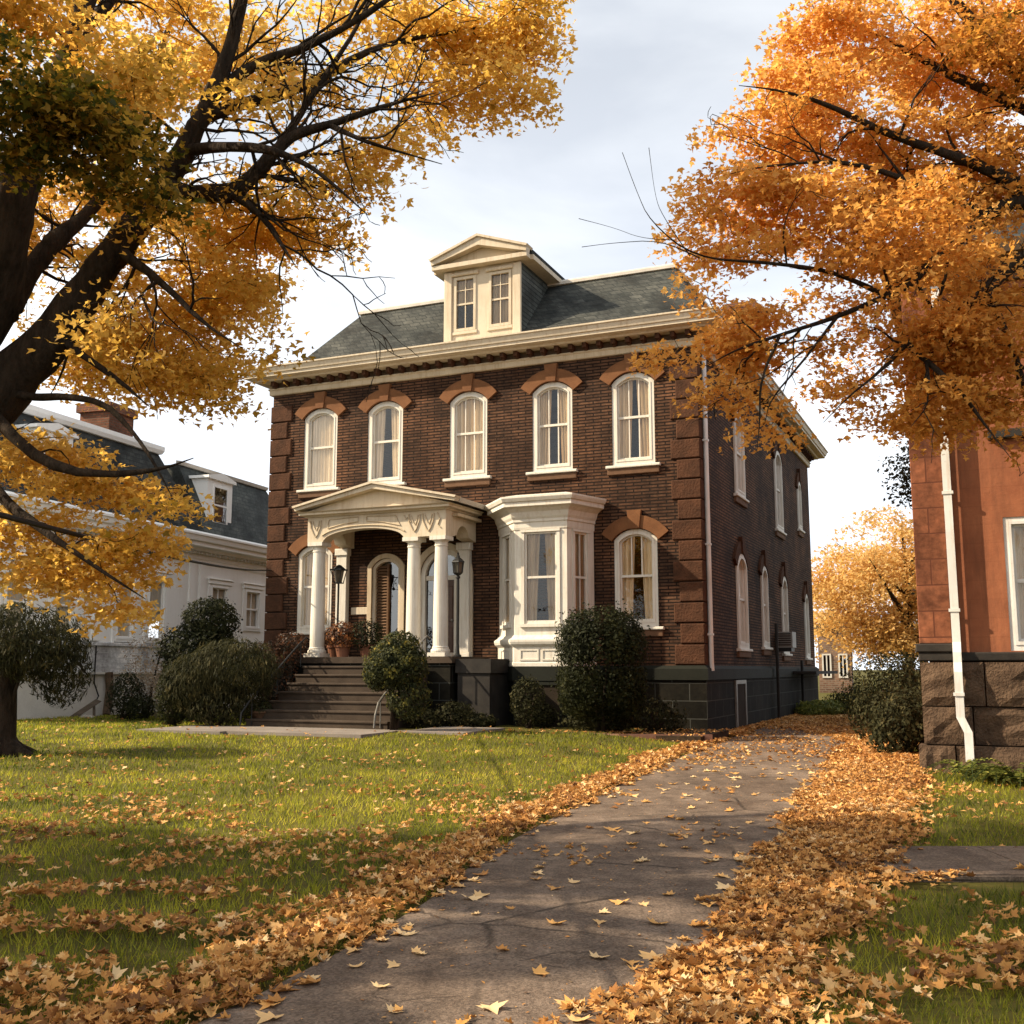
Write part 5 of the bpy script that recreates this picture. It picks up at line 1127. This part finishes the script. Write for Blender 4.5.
# overhead cable
pa, pb = at(-60, 499, 5.5), np.array([*hw(-12.62, -.02), 4.42]); pts = []
for i in range(40):
    t = i / 39; p = pa + (pb - pa) * t; p[2] -= .12 * 4 * t * (1 - t); pts.append(p)
tag(MB().tube(pts, .019, 6).build('overhead_cable', M['cable']), 'black overhead cable sagging from the left to the brick house corner', 'cable')

# ------------------------------------------------------------------ turf and fallen leaves
_g = np.random.default_rng(77).random((257, 257))
def vn(x, y, s):
    u, v = x / s, y / s; i, j = np.floor(u).astype(int), np.floor(v).astype(int); a, b = sst(u - i), sst(v - j)
    g = lambda p, q: _g[p % 257, q % 257]
    return (g(i, j) * (1 - a) + g(i + 1, j) * a) * (1 - b) + (g(i, j + 1) * (1 - a) + g(i + 1, j + 1) * a) * b
def rloc(x, y): dx, dy = x - RP[0], y - RP[1]; return dx * HUX[0] + dy * HUX[1], dx * HUY[0] + dy * HUY[1]
wux, wuy = (math.cos(WA), math.sin(WA)), (-math.sin(WA), math.cos(WA))
def solid(x, y):
    lx, ly = hl(x, y); s = (lx > -HWD - .1) & (lx < .15) & (ly > -.1) & (ly < HDP + .2)
    s |= (lx > -10.5) & (lx < -5.7) & (ly > -4.6) & (ly < 0)
    rx, ry = rloc(x, y); s |= (rx > -.25) & (ry > -.3)
    dx, dy = x - WP[0], y - WP[1]; s |= (dx * wux[0] + dy * wux[1] < .1) & (dx * wuy[0] + dy * wuy[1] > WY0 - .1)
    return s
def walk(x, y):
    lx, ly = hl(x, y); return ((lx > -11.35) & (lx < -5.55) & (ly > -6.65) & (ly < -4.4)) | ((lx > -5.6) & (lx < -3.95) & (ly > -4.95) & (ly < -2.7))
def sidewalk(x, y): return (x > 2.6) & (y > 8.1) & (y < 9.98)
def lawn(x, y):
    lx, ly = hl(x, y); bed = (lx > -5.0) & (lx < .7) & (ly > -2.9) & (ly < 0)
    return ((x < xl(y) - .03) | (x > xr(y) + .02)) & ~solid(x, y) & ~walk(x, y) & ~sidewalk(x, y) & ~bed
def scatter(dens, y0, y1, cell=.25, wide=.62, seed=1):
    rng = np.random.default_rng(seed); gx, gy = np.meshgrid(np.arange(-22, 22, cell), np.arange(y0, y1, cell)); gx, gy = gx.ravel(), gy.ravel()
    k = np.abs(gx) < gy * wide + .6; gx, gy = gx[k], gy[k]
    n = rng.poisson(np.maximum(0, dens(gx + cell / 2, gy + cell / 2)) * cell * cell)
    X_ = np.repeat(gx, n) + rng.random(n.sum()) * cell; Y_ = np.repeat(gy, n) + rng.random(n.sum()) * cell
    return X_, Y_, rng
def gdens(x, y): return np.where(lawn(x, y), np.clip(9000 / np.maximum(y, 4) ** 1.25, 120, 1500), 0)
X_, Y_, rng = scatter(gdens, 4.2, 34, seed=3); k = lawn(X_, Y_); X_, Y_ = X_[k], Y_[k]; n = len(X_)
hgt = (.045 + .035 * rng.random(n)) * (.75 + .5 * vn(X_, Y_, .5)); wd = .0035 + .00085 * Y_
az = rng.random(n) * 6.283; lean = rng.normal(0, .45, (n, 2)); Z0 = gh(X_, Y_)
sd_ = np.stack([np.cos(az), np.sin(az)], 1) * wd[:, None] * .5
P = np.empty((n, 3, 3)); P[:, 0, :2] = np.stack([X_, Y_], 1) - sd_; P[:, 1, :2] = np.stack([X_, Y_], 1) + sd_; P[:, :2, 2] = (Z0 - .004)[:, None]
P[:, 2, 0] = X_ + lean[:, 0] * hgt; P[:, 2, 1] = Y_ + lean[:, 1] * hgt; P[:, 2, 2] = Z0 + hgt
tone = np.clip(.42 + .6 * (vn(X_, Y_, 1.1) - .5) + .35 * (vn(X_, Y_, .3) - .5) + rng.normal(0, .16, n), 0, 1)
tag(npmesh('grass', P.reshape(-1, 3), np.arange(3 * n).reshape(-1, 3), M['grass_blade'], tone=np.repeat(tone, 3)), 'short lawn grass', kind='stuff')
nG = n
XVY = [4, 5.58, 6.77, 7.9, 9.5, 12, 16.2, 19.7, 24]; XVX = [-.3, .40, 1.02, 1.42, 2.0, 2.85, 4.4, 5.55, 7.2]
def ldens(x, y):
    w = .35 * (vn(x, y, .45) - .5) + .25 * (vn(x + 40, y, .16) - .5)
    dl = xl(y) - x; dr = x - np.interp(y, XVY, XVX) + w; er = x - xr(y)
    wl = dl + w
    patch = vn(x + 9, y + 3, .55) * .6 + vn(x, y, .2) * .4
    d = (4.5 + 60 * (vn(x + 3, y, .7) > .74)) * (y < 20) + np.where(y >= 17, (8 + 150 * patch ** 2) * sst((y - 16.5) / 6), 0)
    band = 1300 * sst((wl + .10) / .22) * (1 - sst((wl - .20 - .02 * np.maximum(0, 9 - y)) / .60)) ** 1.5
    fore = np.interp(y, [4, 6, 8, 10, 13, 16, 24, 36], [620, 520, 370, 240, 100, 16, 7, 3]) * sst((patch - .36) / .26)
    d = np.where(dl > -.15, np.maximum(band, np.where(dl > 0, fore, d)), d)
    rb = 1300 * sst(dr / .2) * (1 - sst((er - .05 + w) / .5))
    rfore = np.where(y < 8.6, 620 * sst((patch - .45) / .20), np.where(y < 9.98, 7, 60 * sst((patch - .42) / .2)))
    d = np.where(dr > 0, np.maximum(rb * np.interp(y, [4, 18, 24, 30], [1, .9, .5, .3]), np.where(er > 0, rfore, d)), d)
    lx, ly = hl(x, y); bed = (lx > -5.0) & (lx < .7) & (ly > -2.9) & (ly < 0); d = np.where(bed, 130 * patch, d); d = np.where(walk(x, y), 1.2, d)
    return np.where(solid(x, y), 0, d)
X_, Y_, rng = scatter(ldens, 4.0, 46, .125, seed=6); k = ~solid(X_, Y_); X_, Y_ = X_[k], Y_[k]; n = len(X_)
onl = lawn(X_, Y_); dd_ = ldens(X_, Y_)
mid = (X_ > xl(Y_)) & (X_ < xr(Y_)); tt_ = (X_ - xl(Y_)) / (xr(Y_) - xl(Y_))
Zb = gh(X_, Y_) + np.where(mid, .03 + .018 * np.sin(np.pi * np.clip(tt_, 0, 1)), .012) + np.where(sidewalk(X_, Y_), .04, 0) + np.where(walk(X_, Y_), .02, 0) + np.where(onl, .02 + .03 * rng.random(n), 0)
lx, ly = hl(X_, Y_); Zb = np.where((lx > -5) & (lx < .55) & (ly > -2.7) & (ly < 0), .185, Zb); Zb = np.where(walk(X_, Y_), .272, Zb)
Zb += np.clip(dd_ / 700, 0, 1) * .03 * rng.random(n)
tilt = np.where(dd_ > 60, .24, .09) + np.where(onl, .15, 0)
Nn = np.array([0, 0, 1.]) + rng.normal(0, 1, (n, 3)) * tilt[:, None]
sz = (.040 + .052 * rng.random(n) ** 1.3) * np.where((dd_ > 60) & (rng.random(n) < .3), .55, 1) * np.where((dd_ < 12) & mid, 1.55, 1) * np.where(Y_ > 18, 1.15, 1)
tone = np.clip(.50 + .28 * (vn(X_, Y_, .9) - .5) + rng.normal(0, .24, n) + np.where((dd_ < 12) & mid, .28, 0), 0, 1)
PP = np.stack([X_, Y_, Zb], 1); FF = rng.normal(0, 1, (n, 3)); kind = np.where((dd_ < 12) & mid, .28 * rng.random(n), rng.random(n)); Vs, Ts, Tn, off = [], [], [], 0
curled = BIGMAPLE.copy(); curled[:, 2] += 0.7 * curled[:, 0] ** 2 + .2 * curled[:, 1] ** 2; curled[:, 0] *= .8
folded = BIGMAPLE.copy(); folded[:, 2] += .42 * np.abs(folded[:, 0]); folded[:, 0] *= .62; torn = BIGMAPLE.copy(); torn[9:14] *= np.array([.45, .6, 1]); torn[:, 2] -= .5 * torn[:, 1] ** 2
flat = BIGMAPLE.copy(); flat[:, 2] *= 1.5; oval = OVAL * np.array([1.1, 1.2, 2.2])
for tpl_, tri_, lo, hi, k_ in ((flat, BIGMAPLE_T, 0, .28, 1), (curled, BIGMAPLE_T, .28, .48, 1), (folded, BIGMAPLE_T, .48, .64, 1.1), (torn, BIGMAPLE_T, .64, .80, .9), (oval, OVAL_T, .80, 1.01, .75)):
    k = (kind >= lo) & (kind < hi)
    a, b, c = leaves(PP[k], Nn[k], FF[k], sz[k] * k_, tone[k], tpl_, tri_); Vs.append(a); Ts.append(b + off); Tn.append(c); off += len(a)
V, T, tn = np.concatenate(Vs), np.concatenate(Ts), np.concatenate(Tn)
tag(npmesh('fallen_leaves', V, T, M['leaf_ground'], tone=tn), 'fallen orange maple leaves', kind='stuff')
cd = lambda x, y: np.where(solid(x, y), 0, np.where((x > xl(y) - .3) & (x < xr(y) + .3), 90 * np.clip(vn(x, y, .35) * 1.6 - .45, 0, 1) * np.interp(y, [4, 12, 20, 32], [1, .7, .7, .6]), np.where(walk(x, y), 25, 0)))
X2, Y2, rng = scatter(cd, 4.0, 34, .25, seed=16); n = len(X2); m2 = (X2 > xl(Y2)) & (X2 < xr(Y2)); t2 = (X2 - xl(Y2)) / (xr(Y2) - xl(Y2))
Z2 = gh(X2, Y2) + np.where(m2, .027 + .018 * np.sin(np.pi * np.clip(t2, 0, 1)), .03) + np.where(walk(X2, Y2), .27 - gh(X2, Y2) - .03 + .002, 0)
V, T, tn = leaves(np.stack([X2, Y2, Z2], 1), np.array([0, 0, 1.]) + rng.normal(0, .2, (n, 3)), rng.normal(0, 1, (n, 3)), .012 + .028 * rng.random(n) ** 2, np.clip(rng.normal(.4, .25, n), 0, 1), OVAL, OVAL_T)
tag(npmesh('leaf_crumbs', V, T, M['leaf_ground'], tone=tn), 'crumbled leaf litter on the paving', kind='stuff')
print('LEAVES', nL, nR, 'grass', nG, 'fallen', n)
